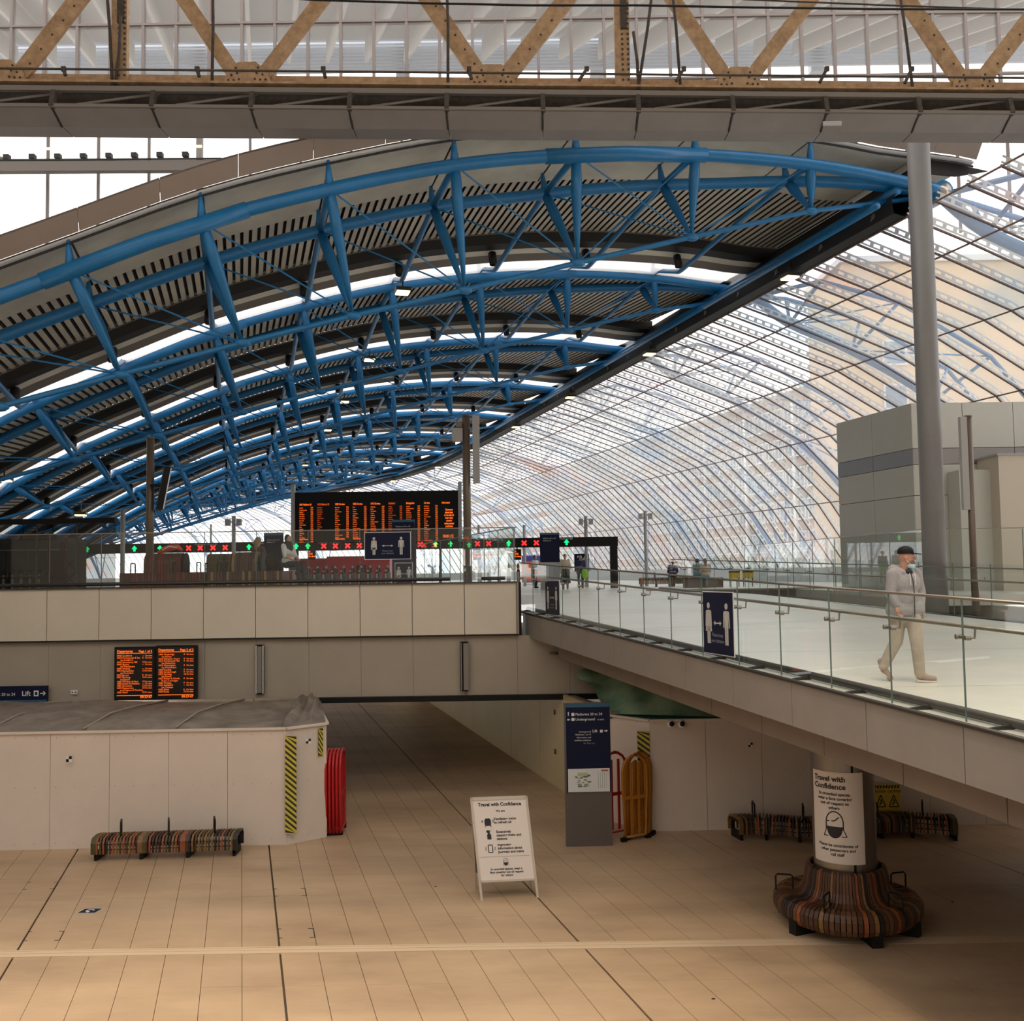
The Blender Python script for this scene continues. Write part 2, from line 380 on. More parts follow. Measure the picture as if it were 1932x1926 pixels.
def checker(px, py, d, s, label):
    p = P(px, py, d); t = thing('checker_mark', label, 'sticker', p)
    MB().box((-s/2, 0, -s/2), (s, .006, s)).build('black_square', BLACK, t); MB().box((s/2, 0, s/2), (s, .006, s)).build('black_square', BLACK, t)
    MB().box((s/2, 0, -s/2), (s, .004, s)).build('white_square', WHITE, t); MB().box((-s/2, 0, s/2), (s, .004, s)).build('white_square', WHITE, t)
checker(130, 1432, 21.15, .058, 'small black chequered sticker on the wide face of the left hoarding')
checker(582, 1398, 21.5, .05, 'small black chequered sticker on the angled corner of the left hoarding')
checker(1416, 1405, 21.94, .045, 'small black chequered sticker on the right hoarding below the walkway')
# dome cameras
for px, lb in ((1266, 'left'), (1286, 'right')):
    p = P(px, 1366, 21.93); t = thing('dome_camera', lb+' one of two black-eyed dome cameras on the right hoarding', 'camera', p)
    MB().ball((0, 0, 0), (.085, .05, .085), n=14).build('housing', WHITE, t, True)
    MB().ball((.01, -.035, .01), (.055, .045, .055), n=14).build('lens_dome', BLACK, t, True)
# tarps
def tarp(name, label, corners, amp, m, nx, ny, seed, sag=0):
    random.seed(seed); ph = [random.uniform(0, 6) for _ in range(6)]
    a, b, c, d = [Vector(q) for q in corners]; vs = []; 
    for j in range(ny+1):
        for i in range(nx+1):
            u = i/nx; v = j/ny; p = (a*(1-u)+b*u)*(1-v)+(d*(1-u)+c*u)*v
            e = math.sin(v*math.pi)**.5
            p.z += e*amp*(.6+.5*math.sin(u*9+ph[0]+2*v)+.35*math.sin(u*23+ph[1]-5*v)+.25*abs(math.sin(v*7+u*6+ph[2]))+.3*abs(math.sin(u*41+v*13+ph[3]))*abs(math.sin(v*9-u*17+ph[4]))+random.uniform(-.12, .12))+sag*math.sin(u*math.pi)*e
            vs.append(p)
    w = nx+1
    mb = MB().add(vs, [(j*w+i, j*w+i+1, (j+1)*w+i+1, (j+1)*w+i) for j in range(ny) for i in range(nx)])
    return tag(mb.build(name, m, None, True), label, 'tarpaulin')
TARP = mat('grey_tarp', (.27, .22, .18), .6, noise=(1.6, .5, (.15, .12, .10)), bump=.8)
t = tarp('tarpaulin', 'crumpled grey plastic sheet laid over the top of the left hoarding', [(-18.0, 21.18, 2.37), (-4.75, 21.37, 2.37), (-5.2, 25.9, 2.38), (-18.0, 25.9, 2.38)], .15, TARP, 120, 18, 3)
for x in (-10.9, -8.9, -7.0): MB().path([(x, 21.35, 2.42), (x+.1, 22.5, 2.58), (x+.2, 24, 2.56), (x+.3, 25.6, 2.46)], .025, 5).build('sheet_seam', mat('tarp_seam', (.33, .28, .22), .6), t, True)
t2 = tarp('tarpaulin', 'loose end of grey sheet spilling over the angled corner of the left hoarding', [(-4.80, 21.37, 2.37), (-4.02, 21.97, 2.37), (-4.9, 25.8, 2.45), (-5.25, 25.8, 2.5)], .16, TARP, 12, 14, 8)
GT = mat('green_tarp', (.40, .50, .34), .45, noise=(1.6, .35, (.10, .30, .19)), bump=.6)
tarp('green_tarpaulin', 'translucent green sheet draped over the right hoarding under the walkway', [(2.1, 22.9, 2.35), (5.2, 22.1, 2.32), (5.0, 25.9, 2.9), (1.4, 25.9, 2.9)], .30, GT, 26, 12, 5, .15)
tarp('green_tarpaulin', 'dark green rolled hem of sheet along the top of the right hoarding', [(2.0, 22.82, 2.26), (7.5, 22.0, 2.28), (7.5, 22.25, 2.36), (2.0, 23.1, 2.34)], .05, mat('green_hem', (.02, .13, .08), .5), 40, 4, 9)
# ============================================================ WALL FITTINGS
def led_lines(t, x0, ztop, w, rows, lh, colspec, m, y=-.012, name='display_text', seed=0):
    pass
DEP_L = ['0940 Guildford', '0942 Portsmouth & Sea', '     via Guildford', '0945 Strawberry Hill', '0945 Epsom', '     via Wimbledon', '0950 Woking', '0953 Basingstoke', '     via Hounslow', '0955 Epsom', '0957 Dorking', '     via Epsom', '1000 Windsor & Eton', '1000 Exeter & Honiton', '1002 Hounslow', '1003 Shepperton', '     via Kingston 8 Coaches', '1005 Alton']
DEP_R = ['1006 Weybridge', '     via Staines', '1010 Hampton Court', '1012 Portsmouth Hbr', '     via Haslemere', '1015 Chessington', '     via Wimbledon', '1020 Reading', '1020 Farnborough', '1025 Dorking', '     via Epsom', '1027 Exeter St Davids', '     Front 3 carriages', '1030 Woking', '1033 Guildford', '     via Cobham', '1035 Alton', '1040 Poole']
def screen(cx, w, h, z0, y, title, page, rows_, label):
    t = thing('departure_screen', label, 'screen', (cx, y, z0))
    MB().box((0, .07, h/2), (w, .14, h)).build('casing', BLACK, t)
    MB().box((0, -.004, h/2), (w-.09, .012, h-.09)).build('display', mat('screen_dark', (.008, .004, .003), .3), t)
    text(title, .085, t, ORANGE, (-w/2+.07, -.014, h-.13), bold=.02)
    text(page, .075, t, ORANGE, (w/2-.07, -.014, h-.13), align='RIGHT', bold=.02)
    MB().box((0, -.013, h-.155), (w-.14, .006, .012)).build('rule_line', ORANGE, t)
    n = len(rows_); gap = (h-.36)/n
    text('\n'.join(rows_), .06, t, ORANGE, (-w/2+.07, -.014, h-.235), bold=.0, gap=gap/.06)
    a = ['' if r.startswith(' ') else random.choice(['4', '12', '15', '--', '6']) for r in rows_]
    b = ['' if r.startswith(' ') else 'On time' for r in rows_]
    text('\n'.join(a), .06, t, ORANGE, (w*.19, -.014, h-.235), bold=.0, gap=gap/.06)
    text('\n'.join(b), .052, t, ORANGE, (w/2-.07, -.014, h-.235), align='RIGHT', bold=.0, gap=gap/.052)
    MB().box((0, -.013, .12), (w-.14, .006, .012)).build('rule_line', ORANGE, t)
    text('09:37:47', .085, t, ORANGE, (w/2-.07, -.014, .05), align='RIGHT', bold=.02)
pa = P(217, 1320, 25.9)
screen(P(254, 1280, 25.8).x, 1.02, 1.32, 2.46, 25.8, 'Departures', 'Page 1 of 3', DEP_L, 'left of two black departure screens with orange text on the fawn wall')
screen(P(332, 1280, 25.8).x, 1.02, 1.34, 2.46, 25.8, 'Departures', 'Page 2 of 3', DEP_R, 'right of two black departure screens with orange text on the fawn wall')
for px, lb in ((490.5, 'left'), (877, 'right')):
    p = P(px, 1305, 26.0); t = thing('wall_light', lb+'hand tall slim vertical light fitting on the fawn wall', 'light fitting', (p.x, 26.02, 2.55))
    MB().box((0, -.04, .61), (.21, .06, 1.24)).build('backplate', BLACK, t)
    MB().box((.01 if px < 800 else .035, -.09, .61), (.11, .06, 1.16)).build('diffuser', mat('unlit_diffuser', (.24, .21, .18), .3), t)
    for sx in (-.075, .095): MB().box((sx, -.09, .61), (.02, .05, 1.2)).build('frame_edge', WHITE if px < 800 else FASC, t)
p = P(44, 1307, 25.9); t = thing('direction_sign', 'long navy lift and platforms sign under the fawn wall at left edge', 'sign', (p.x-.5, 25.93, 2.44))
MB().box((0, 0, .2), (2.2, .08, .40)).build('sign_board', NAVY, t)
MB().box((0, -.042, .03), (2.2, .01, .05)).build('blue_stripe', mat('stripe_blue', (.03, .12, .22), .5), t)
text('Platforms 20 to 24', .1, t, WHITE, (-.45, -.05, .17), bold=.01)
text('Lift', .17, t, WHITE, (.47, -.05, .16), bold=.015)
MB().box((.83, -.045, .215), (.12, .006, .14)).build('lift_symbol', WHITE, t); MB().box((.83, -.05, .215), (.06, .006, .08)).build('lift_symbol_inner', NAVY, t)
MB().plate([(.93, .205), (1.03, .205), (1.03, .225), (.93, .225)], -.05, -.045).plate([(1.0, .26), (1.02, .27), (1.07, .215), (1.02, .16), (1.0, .17), (1.04, .215)], -.05, -.045).build('arrow', WHITE, t)
p = P(139, 1306, 26.0); t = thing('wall_socket', 'small white double socket on the fawn wall between sign and screens', 'socket', (p.x, 26.04, p.z))
MB().box((0, 0, 0), (.17, .04, .1)).build('faceplate', WHITE, t)
for x in (-.04, .04): MB().box((x, -.025, 0), (.03, .02, .03)).build('outlet', JOINT, t)
# ============================================================ BENCHES
WOODS = [mat('slat_orange', (.30, .085, .03), .5, noise=(14, .3)), mat('slat_brown', (.085, .035, .018), .5, noise=(14, .3)), mat('slat_olive', (.085, .07, .025), .5, noise=(14, .3)), mat('slat_dark', (.018, .014, .013), .5), mat('slat_ochre', (.24, .125, .04), .5, noise=(14, .3))]
def arm_mesh(h=.26, w=.34):
    return MB().path([(0, -w/2, 0), (0, -w/2, h-.03), (0, -w/2+.03, h), (0, w/2-.03, h), (0, w/2, h-.03), (0, w/2, 0)], .018, 6).mesh('armrest', BLACK)
def slat_profile(mode='seat', D=.52):
    # y from front(-) to back(+), z; returns outline centre path
    return [(-D/2, .13), (-D/2-.01, .34), (-D/2+.05, .42), (0, .44), (D/2-.05, .42), (D/2+.01, .34), (D/2, .13)]
def slat_mesh(w, m, prof, th=.035):
    """ribbon of thickness th following prof (y,z) and width w in x"""
    n = len(prof); vs = []; 
    for i, (y, z) in enumerate(prof):
        a = prof[max(i-1, 0)]; b = prof[min(i+1, n-1)]; ty, tz = b[0]-a[0], b[1]-a[1]; L = math.hypot(ty, tz); ny, nz = -tz/L, ty/L
        for sx, so in ((-1, 1), (1, 1), (1, -1), (-1, -1)): vs.append((sx*w/2, y+ny*so*th/2, z+nz*so*th/2))
    fs = [(i*4+k, i*4+(k+1) % 4, (i+1)*4+(k+1) % 4, (i+1)*4+k) for i in range(n-1) for k in range(4)]+[(3, 2, 1, 0), tuple((n-1)*4+k for k in range(4))]
    return MB().add(vs, fs).mesh('slat', m)
ARM = arm_mesh()
prof = slat_profile()
SL = [slat_mesh(.036, m, prof) for m in WOODS]; SLW = [slat_mesh(.10, m, prof) for m in WOODS]
def wavy_bench(path, label, arms, step=.063, wides=(0,), arz=0):
    """path(t)->x,y,rz for t in 0..L ; slats laid across"""
    L, fn = path; x, y, rz = fn(L/2); t = thing('slatted_bench', label, 'bench', (x, y, 0)); o = Vector((x, y, 0))
    n = int(L/step); last = -1
    for i in range(n+1):
        x, y, rz = fn(i*step); wide = any(abs(i-int(q*n)) < 1 for q in wides)
        c = random.choice([k for k in range(5) if k != last]); last = c
        link('slat', (SLW if wide else SL)[c], t, loc=(x-o.x, y-o.y, 0), rz=rz)
    for q in arms:
        x, y, rz = fn(q*L); link('armrest', ARM, t, loc=(x-o.x, y-o.y, .44), rz=rz+arz)
    lm = MB().box((0, 0, .08), (.06, .46, .16)).box((0, 0, .36), (.05, .44, .06)).box((0, -.2, .2), (.05, .06, .3)).box((0, .2, .2), (.05, .06, .3)).mesh('leg_frame', BLACK)
    for q in (.01, .33, .66, .99):
        x, y, rz = fn(q*L); link('leg_frame', lm, t, loc=(x-o.x, y-o.y, 0), rz=rz)
    rl = MB(); pts = [fn(k*L/16) for k in range(17)]
    rl.path([(x-o.x, y-o.y, .37) for x, y, r in pts], .03, 5)
    rl.path([(x-o.x+.21*math.sin(r), y-o.y-.21*math.cos(r), .30) for x, y, r in pts], .012, 5).path([(x-o.x+.21*math.sin(r), y-o.y-.21*math.cos(r), .20) for x, y, r in pts], .012, 5)
    rl.build('rail', BLACK, t); return t
xa, xb = P(182, 1600, 20.5).x, P(447, 1600, 20.7).x
wavy_bench((xb-xa, lambda t: (xa+t, 20.6+.07*t, .03)), 'straight multicoloured slatted bench in front of the left hoarding', (.16, .5, .83), wides=(0, .33, .36, .65, .67, 1), arz=.30)
def serp(x0, x1, y, amp, ph):
    L = x1-x0
    def fn(t):
        yy = y+amp*math.sin(ph+t*2.4); return x0+t, yy, math.atan(amp*2.4*math.cos(ph+t*2.4))
    return L, fn
wavy_bench(serp(4.50, 6.38, 21.25, .16, .9), 'wavy slatted bench left of the round column against the right hoarding', (.2, .7), wides=(0, 1))
wavy_bench(serp(6.62, 8.86, 21.25, .16, 5.2), 'wavy slatted bench right of the round column beside the caution board', (.3, .75), wides=(0, .5, 1))
# round bench around column
CX, CY = 5.10, 16.22
def round_bench(cx, cy, label, seed, n=88):
    random.seed(seed); t = thing('round_slatted_bench', label, 'bench', (cx, cy, 0))
    prof = [(.53, .90), (.575, .885), (.60, .80), (.63, .62), (.70, .50), (.80, .455), (.95, .47), (1.04, .44), (1.095, .36), (1.09, .25), (1.04, .17)]
    ms = []
    for m in (WOODS[1], WOODS[4], WOODS[0], WOODS[1], WOODS[1], WOODS[1], WOODS[3], mat('slat_chestnut', (.14, .06, .025), .5), mat('slat_chestnut', (.14, .06, .025), .5)):
        vs = []; nn = len(prof)
        for i, (r, z) in enumerate(prof):
            a = prof[max(i-1, 0)]; b = prof[min(i+1, nn-1)]; tr_, tz = b[0]-a[0], b[1]-a[1]; L = math.hypot(tr_, tz); nx, nz = -tz/L, tr_/L
            hw = math.pi*r/n*.80
            for sy, so in ((-1, 1), (1, 1), (1, -1), (-1, -1)): vs.append((r+nx*so*.018, sy*hw, z+nz*so*.018))
        ms.append(MB().add(vs, [(i*4+k, i*4+(k+1) % 4, (i+1)*4+(k+1) % 4, (i+1)*4+k) for i in range(nn-1) for k in range(4)]+[(3, 2, 1, 0), tuple((nn-1)*4+k for k in range(4))]).mesh('slat', m))
    for i in range(n):
        o = link('slat', random.choice(ms), t, rz=2*math.pi*i/n); a = 2*math.pi*i/n
        s_ = 1+.03*math.sin(3*a+1); o.scale = (s_, s_, 1)
    am = MB().path([(.80, 0, .44), (.80, 0, .66), (.83, 0, .69), (1.03, 0, .69), (1.06, 0, .66), (1.06, 0, .44)], .014, 6).mesh('armrest', BLACK)
    for a in (15, 105, 165, 235, 300): link('armrest', am, t, rz=math.radians(a))
    lg = MB().box((.85, 0, .11), (.45, .16, .22)).mesh('foot', BLACK)
    for a in (-85, -35, 35, 90, 145, 205): link('foot', lg, t, rz=math.radians(a))
    MB().lathe([(.9, .2), (1.03, .2), (1.03, .35), (.9, .35), (.9, .2)], n=32).build('ring_frame', BLACK, t)
    return t
round_bench(CX, CY, 'round brown slatted bench wrapped around the steel column', 4)
pb = PZ(1965, 1770, 0)
round_bench(10.15, 18.0, 'round slatted bench cut off by the right edge of the photo', 12)
# column under walkway
t = thing('steel_column', 'round steel-clad column rising from the round bench to the walkway', 'column', (CX, CY, 0))
for a0 in (-90.5, 29.5, 149.5):
    MB().lathe([(.475, .0), (.475, 3.05)], n=16, a0=math.radians(a0+2.3), a1=math.radians(a0+117.7)).build('cladding_sheet', STEEL, t, True)
MB().lathe([(.455, 0), (.455, 3.05)], n=32).build('column_core', BLACK, t, True)
# poster wrapped on column
def curved(poly3, r, cx, cy, a_c): pass
pt = thing('paper_poster', 'large white paper poster wrapped round the steel column', 'poster', (CX, CY, 0))
PA0, PA1 = math.radians(-90-82), math.radians(-90+19); PR = .482; PZ0, PZ1 = 1.02, 2.39
PAPER = mat('paper', (.78, .72, .68), .6); INK = mat('ink', (.02, .02, .03), .6)
MB().lathe([(PR, PZ0), (PR+.004, PZ0+.02), (PR, PZ1)], n=20, a0=PA0, a1=PA1).build('sheet', PAPER, pt, True)
def wrap_text(body, size, z, align='LEFT', arc=.06, bold=.015, m=INK, gap=1.0):
    for i, l in enumerate(body.split('\n')):
        o = text(l, size, pt, m, (0, 0, 0), align=align, bold=bold)
        for v in o.data.vertices:
            a = PA0+(arc+v.co.x)/PR; zz = v.co.z+z-i*gap*size
            v.co = (math.cos(a)*(PR+.006), math.sin(a)*(PR+.006), zz)
wc = (PA1-PA0)*PR/2
wrap_text('Travel with\nConfidence', .112, 2.25, bold=.03, arc=.06, gap=1.02)
wrap_text('In crowded spaces,\nwear a face covering\nout of respect to\nothers', .064, 2.04, align='CENTER', arc=.40, bold=.03, gap=1.08)
wrap_text('Please be considerate of\nother passengers and\nrail staff', .062, 1.275, align='CENTER', arc=.43, bold=.03, gap=1.1)
mk = MB()
def ringpts(cx, cz, rx, rz, a0, a1, n=18): return [(cx+rx*math.cos(math.radians(a0+(a1-a0)*k/n)), cz+rz*math.sin(math.radians(a0+(a1-a0)*k/n))) for k in range(n+1)]
def icon_lines(mb, pts, w, place):
    for a, b in zip(pts, pts[1:]):
        dx, dz = b[0]-a[0], b[1]-a[1]; L = math.hypot(dx, dz) or 1; nx, nz = -dz/L*w/2, dx/L*w/2
        q = [(a[0]+nx, a[1]+nz), (b[0]+nx, b[1]+nz), (b[0]-nx, b[1]-nz), (a[0]-nx, a[1]-nz)]
        mb.add([place(*k) for k in q], [(0, 3, 2, 1)])
def face_icon(mb, cx, cz, s, place):
    icon_lines(mb, ringpts(cx, cz, .13*s, .17*s, 0, 180)+[(cx-.13*s, cz-.1*s)], .018*s, place)
    icon_lines(mb, [(cx+.13*s, cz), (cx+.13*s, cz-.1*s)], .018*s, place)
    icon_lines(mb, [(cx-.13*s, cz+.02*s), (cx, cz+.03*s), (cx+.07*s, cz+.09*s)], .018*s, place)
    icon_lines(mb, [(cx-.11*s, cz-.05*s), (cx-.17*s, cz-.2*s), (cx-.1*s, cz-.2*s)], .014*s, place)
    icon_lines(mb, [(cx+.11*s, cz-.05*s), (cx+.18*s, cz-.2*s), (cx+.1*s, cz-.2*s)], .014*s, place)
    for k in range(12):
        xa, xb = -.12+.02*k, -.10+.02*k; f = lambda x: cz-.08*s-.15*s*math.sqrt(max(0, 1-(x/.121)**2))
        mb.add([place(cx+xa*s, f(xa)), place(cx+xb*s, f(xb)), place(cx+xb*s, cz-.055*s), place(cx+xa*s, cz-.055*s)], [(0, 1, 2, 3)])
plc = lambda x, z: (math.cos(PA0+x/PR)*(PR+.006), math.sin(PA0+x/PR)*(PR+.006), z)
face_icon(mk, .40, 1.63, 1.0, plc); mk.build('mask_pictogram', INK, pt)
# ============================================================ A-BOARD
ab = P(957, 1688, 17.45); t = thing('folding_notice_board', 'white folding notice board standing in the middle of the floor', 'notice board', (ab.x-.02, 17.65, 0), .10)
ALU = mat('aluminium', (.62, .58, .52), .35, .6)
tilt = Matrix.Shear('XY', 3, (0, 0)) if False else None
def lean(x, y, z): return (x-.085*z+.06, y+.17*z, z)
def abox(mb, x0, x1, z0, z1, y0_, y1_):
    vs = [lean(x, y, z) for z in (z0, z1) for x, y in ((x0, y0_), (x1, y0_), (x1, y1_), (x0, y1_))]
    mb.add(vs, [(0, 3, 2, 1), (4, 5, 6, 7), (0, 1, 5, 4), (1, 2, 6, 5), (2, 3, 7, 6), (3, 0, 4, 7)])
hw = .475
mb = MB(); abox(mb, -hw, hw, .30, 1.62, 0, .02); mb.build('front_sheet', PAPER, t)
for x0, x1, z0, z1, nm in ((-hw, hw, 1.60, 1.65, 'frame_rail'), (-hw, hw, .28, .31, 'frame_rail'), (-hw-.02, -hw+.02, 0, 1.64, 'leg'), (hw-.02, hw+.02, 0, 1.64, 'leg')):
    mb = MB(); abox(mb, x0, x1, z0, z1, -.012, .03); mb.build(nm, ALU, t)
def leanb(x, y, z): return (x-.085*z+.06-.03*(1.6-z), .60-.20*z, z)
mb = MB(); 
for x0, x1, z0, z1, nm, m in ((-hw, hw, .3, 1.6, 'rear_sheet', GREYC), (-hw-.02, -hw+.02, 0, 1.6, 'leg', ALU), (hw-.02, hw+.02, 0, 1.6, 'leg', ALU)):
    vs = [leanb(x, 0, z) for z in (z0, z1) for x in (x0, x1)]; vs = [Vector(v) for v in vs]; vs += [v+Vector((0, .02, 0)) for v in vs]
    MB().add(vs, [(0, 1, 3, 2), (4, 6, 7, 5), (0, 4, 5, 1), (2, 3, 7, 6), (0, 2, 6, 4), (1, 5, 7, 3)]).build(nm, m, t)
def ab_text(body, size, x, z, align='LEFT', bold=.02, gap=1.0):
    for i, l in enumerate(body.split('\n')):
        o = text(l, size, t, INK, (0, 0, 0), align=align, bold=bold)
        for v in o.data.vertices: a, b, c = lean(v.co.x+x, -.004, v.co.z+z-i*gap*size); v.co = (a, b, c)
ab_text('Travel with Confidence', .078, 0, 1.50, 'CENTER', .035)
ab_text('We are', .05, 0, 1.40, 'CENTER', .03)
ab_text('Ventilating trains\nto refresh air', .057, -.13, 1.27, bold=.03, gap=1.0)
ab_text('Extensively\ncleaning trains and\nstations', .057, -.11, 1.06, bold=.03, gap=1.0)
ab_text('Improving\ninformation about\njourneys and trains', .057, -.11, .85, bold=.03, gap=1.0)
ab_text('In crowded spaces, wear a\nface covering out of respect\nfor others', .050, 0, .465, 'CENTER', .03, gap=1.0)
pla = lambda x, z: lean(x, -.004, z)
ic = MB(); icon_lines(ic, [(-.42, .68), (.42, .68)], .004, pla); ic.build('divider_line', GUT2, t)
ic = MB(); face_icon(ic, 0, .60, .30, pla); ic.build('mask_pictogram', INK, t)
ic = MB()
q = [(-.28, 1.18), (-.19, 1.18)]+[(-.18, 1.2), (-.18, 1.27), (-.20, 1.30), (-.27, 1.30), (-.29, 1.27), (-.29, 1.2)]
ic.add([pla(*k) for k in q], [tuple(range(len(q)-1, -1, -1))]); icon_lines(ic, [(-.27, 1.18), (-.29, 1.16)], .01, pla); icon_lines(ic, [(-.2, 1.18), (-.18, 1.16)], .01, pla)
for k in (1.27, 1.255, 1.24): icon_lines(ic, [(-.345, k), (-.31, k)], .006, pla); icon_lines(ic, [(-.16, k), (-.125, k)], .006, pla)
ic.build('train_pictogram', INK, t)
ic = MB(); q = [(-.27, .96), (-.20, .96), (-.20, 1.03), (-.22, 1.06), (-.22, 1.09), (-.19, 1.10), (-.27, 1.11), (-.28, 1.08), (-.25, 1.06), (-.27, 1.03)]
ic.add([pla(*k) for k in q], [tuple(range(len(q)-1, -1, -1))]); ic.build('spray_pictogram', INK, t)
ic = MB(); icon_lines(ic, [(-.27, .75), (-.27, .87), (-.20, .87), (-.20, .75), (-.27, .75)], .014, pla)
for sx in (-.30, -.17, -.32, -.15): icon_lines(ic, [(sx, .78), (sx, .84)], .006, pla)
ic.build('phone_pictogram', INK, t)
# ============================================================ MONOLITH SIGN
mx = P(1113, 1590, 20.8); t = thing('totem_sign', 'tall navy and grey totem sign with a station map in front of the underpass wall', 'sign', (mx.x, 20.9, 0), .04)
TG = mat('totem_grey', (.12, .10, .09), .5)
MB().box((0, .08, 1.42), (.93, .16, 2.84)).build('body', TG, t)
MB().box((.01, -.005, 1.93), (.89, .02, 1.72)).build('navy_face', NAVY, t)
MB().box((.01, -.012, 2.80), (.89, .02, .07)).build('blue_stripe', mat('totem_blue', (.02, .10, .17), .5), t)
text('Platforms 20 to 24', .072, t, WHITE, (-.24, -.018, 2.60), bold=.01)
text('Underground', .072, t, WHITE, (-.24, -.018, 2.50), bold=.01)
text('via stairs', .04, t, WHITE, (.2, -.018, 2.50))
for z in (2.62, 2.52): MB().box((-.29, -.018, z+.005), (.06, .006, .06)).build('symbol_square', WHITE, t)
MB().plate([(-.39, 2.60), (-.375, 2.60), (-.375, 2.65), (-.365, 2.65), (-.382, 2.68), (-.40, 2.65), (-.39, 2.65)], -.02, -.016).build('arrow', WHITE, t)
MB().plate([(-.41, 2.52), (-.385, 2.545), (-.385, 2.53), (-.35, 2.53), (-.35, 2.51), (-.385, 2.51), (-.385, 2.495)], -.02, -.016).build('arrow', WHITE, t)
text('Lift', .08, t, WHITE, (.2, -.018, 2.26), align='RIGHT', bold=.01)
text('Underground\nPlatforms 1 to 19\nInformation and\nmobility assistance', .045, t, WHITE, (.07, -.018, 2.26), align='RIGHT', gap=1.25)
text('Or Way out', .045, t, mat('dim_white', (.35, .35, .35)), (.14, -.018, 2.03), align='RIGHT')
MB().box((.28, -.018, 2.28), (.055, .006, .055)).build('symbol_square', WHITE, t)
MB().plate([(.34, 2.275), (.38, 2.275), (.38, 2.26), (.41, 2.285), (.38, 2.31), (.38, 2.295), (.34, 2.295)], -.02, -.016).build('arrow', WHITE, t)
mp = MB().box((.01, -.02, 1.31), (.84, .012, .46)).build('map_sheet', mat('map_paper', (.72, .74, .75), .5), t)
sk = MB(); random.seed(3)
for i in range(26): sk.box((-.12+random.uniform(-.14, .16), -.027, 1.31+random.uniform(-.13, .1)), (random.uniform(.02, .09), .002, random.uniform(.01, .04)))
for i in range(5): sk.box((.2+i*.04, -.027, 1.31), (.006, .002, .32))
sk.build('map_drawing', mat('map_grey', (.25, .28, .26), .6), mp)
MB().box((-.12, -.028, 1.43), (.2, .002, .07)).build('map_green_area', mat('map_green', (.45, .55, .3), .6), mp)
MB().box((.33, -.028, 1.50), (.14, .002, .03)).build('map_red_label', mat('map_red', (.5, .1, .1), .6), mp)
# ============================================================ BARRIERS (stood on end)
def barrier(m, label, loc, rz, group=None, W_=.95, H_=1.72, T_=.06):
    t = thing('folding_barrier', label, 'barrier', loc, rz, group)
    r = .33; out = [(-W_/2+.05, .08), (-W_/2+.02, .75), (-W_/2, .95), (-W_/2, H_-r)]+[(-W_/2+r+r*math.cos(math.radians(a)), H_-r+r*math.sin(math.radians(a))) for a in (160, 135, 110, 90)]
    out += [(-x, z) for x, z in reversed(out)]
    MB().path([(x, 0, z) for x, z in out+[out[0]]], T_/2, 6).build('frame', m, t, True)
    sl = MB().box((0, 0, 0), (.05, .03, .7)).mesh('bar', m)
    for x in (-.26, -.09, .09, .26):
        for z in (.48, 1.22): link('bar', sl, t, loc=(x, 0, z))
    MB().box((0, 0, .86), (W_-.06, .035, .07)).build('cross_rail', m, t)
    for x in (-.3, .3): MB().box((x, 0, .04), (.12, .075, .08)).build('rubber_foot', BLACK, t)
    return t
RP = mat('red_plastic', (.50, .012, .018), .35); YP = mat('amber_plastic', (.42, .16, .015), .45)
b0 = P(609, 1570, 22.0); first = None
for i in range(6):
    rzz = math.radians(93); L_ = (b0.x-.02+i*.074, 22.40+i*.01, 0)
    lb = ['leftmost red plastic barrier of the upright stack at left hoarding', 'second from left red barrier of the upright stack', 'third from left red barrier of the upright stack', 'fourth from left red barrier of the upright stack', 'fifth from left red barrier of the upright stack', 'rightmost red barrier of the upright stack at left hoarding'][i]
    if not first: first = barrier(RP, lb, L_, rzz, 'red barriers stacked at the left hoarding')
    else: dup(first, L_, rzz, lb)
rb = MB().box((0, 0, .12), (.03, .01, .24)).mesh('tag', WHITE)
link('reflector', MB().box((-.42, -.035, .2), (.03, .02, .22)).mesh('reflector', WHITE), first)
yb = barrier(YP, 'front amber plastic barrier of the pair leaning beside the totem sign', (P(1200, 1563, 21.3).x, 21.35, 0), math.radians(28), 'amber barriers beside the totem sign', W_=.6)
dup(yb, (P(1200, 1563, 21.3).x+.08, 21.5, 0), math.radians(28), 'rear amber plastic barrier of the pair leaning beside the totem sign')
dup(yb, (P(1200, 1563, 21.3).x+.13, 21.62, 0), math.radians(28), 'third amber plastic barrier nearest the striped tape')
barrier(RP, 'red plastic barrier half hidden behind the totem sign', (P(1163, 1560, 21.6).x, 21.7, 0), math.radians(30), W_=.6)
# caution board
p = P(1674, 1530, 21.75); t = thing('caution_board', 'yellow folding caution board with black triangles behind the wavy bench', 'sign', (p.x, 21.75, 0))
YC = mat('caution_yellow', (.62, .42, .03), .5)
MB().box((0, 0, .55), (.56, .02, .8)).build('front_board', YC, t)
for k in range(9): MB().plate([(-.27+k*.06, .88), (-.24+k*.06, .88), (-.215+k*.06, .94), (-.245+k*.06, .94)], -.016, -.01).build('stripe', BLACK, t)
text('CAUTION  CAUTION', .075, t, BLACK, (0, -.013, .79), align='CENTER', bold=.02, sx=.8)
for x in (-.13, .14):
    ic = MB(); icon_lines(ic, [(x-.1, .5), (x, .74), (x+.1, .5), (x-.1, .5)], .02, lambda a, b: (a, -.013, b)); icon_lines(ic, [(x-.03, .54), (x+.02, .6), (x-.01, .65)], .025, lambda a, b: (a, -.013, b)); ic.build('warning_triangle', BLACK, t)
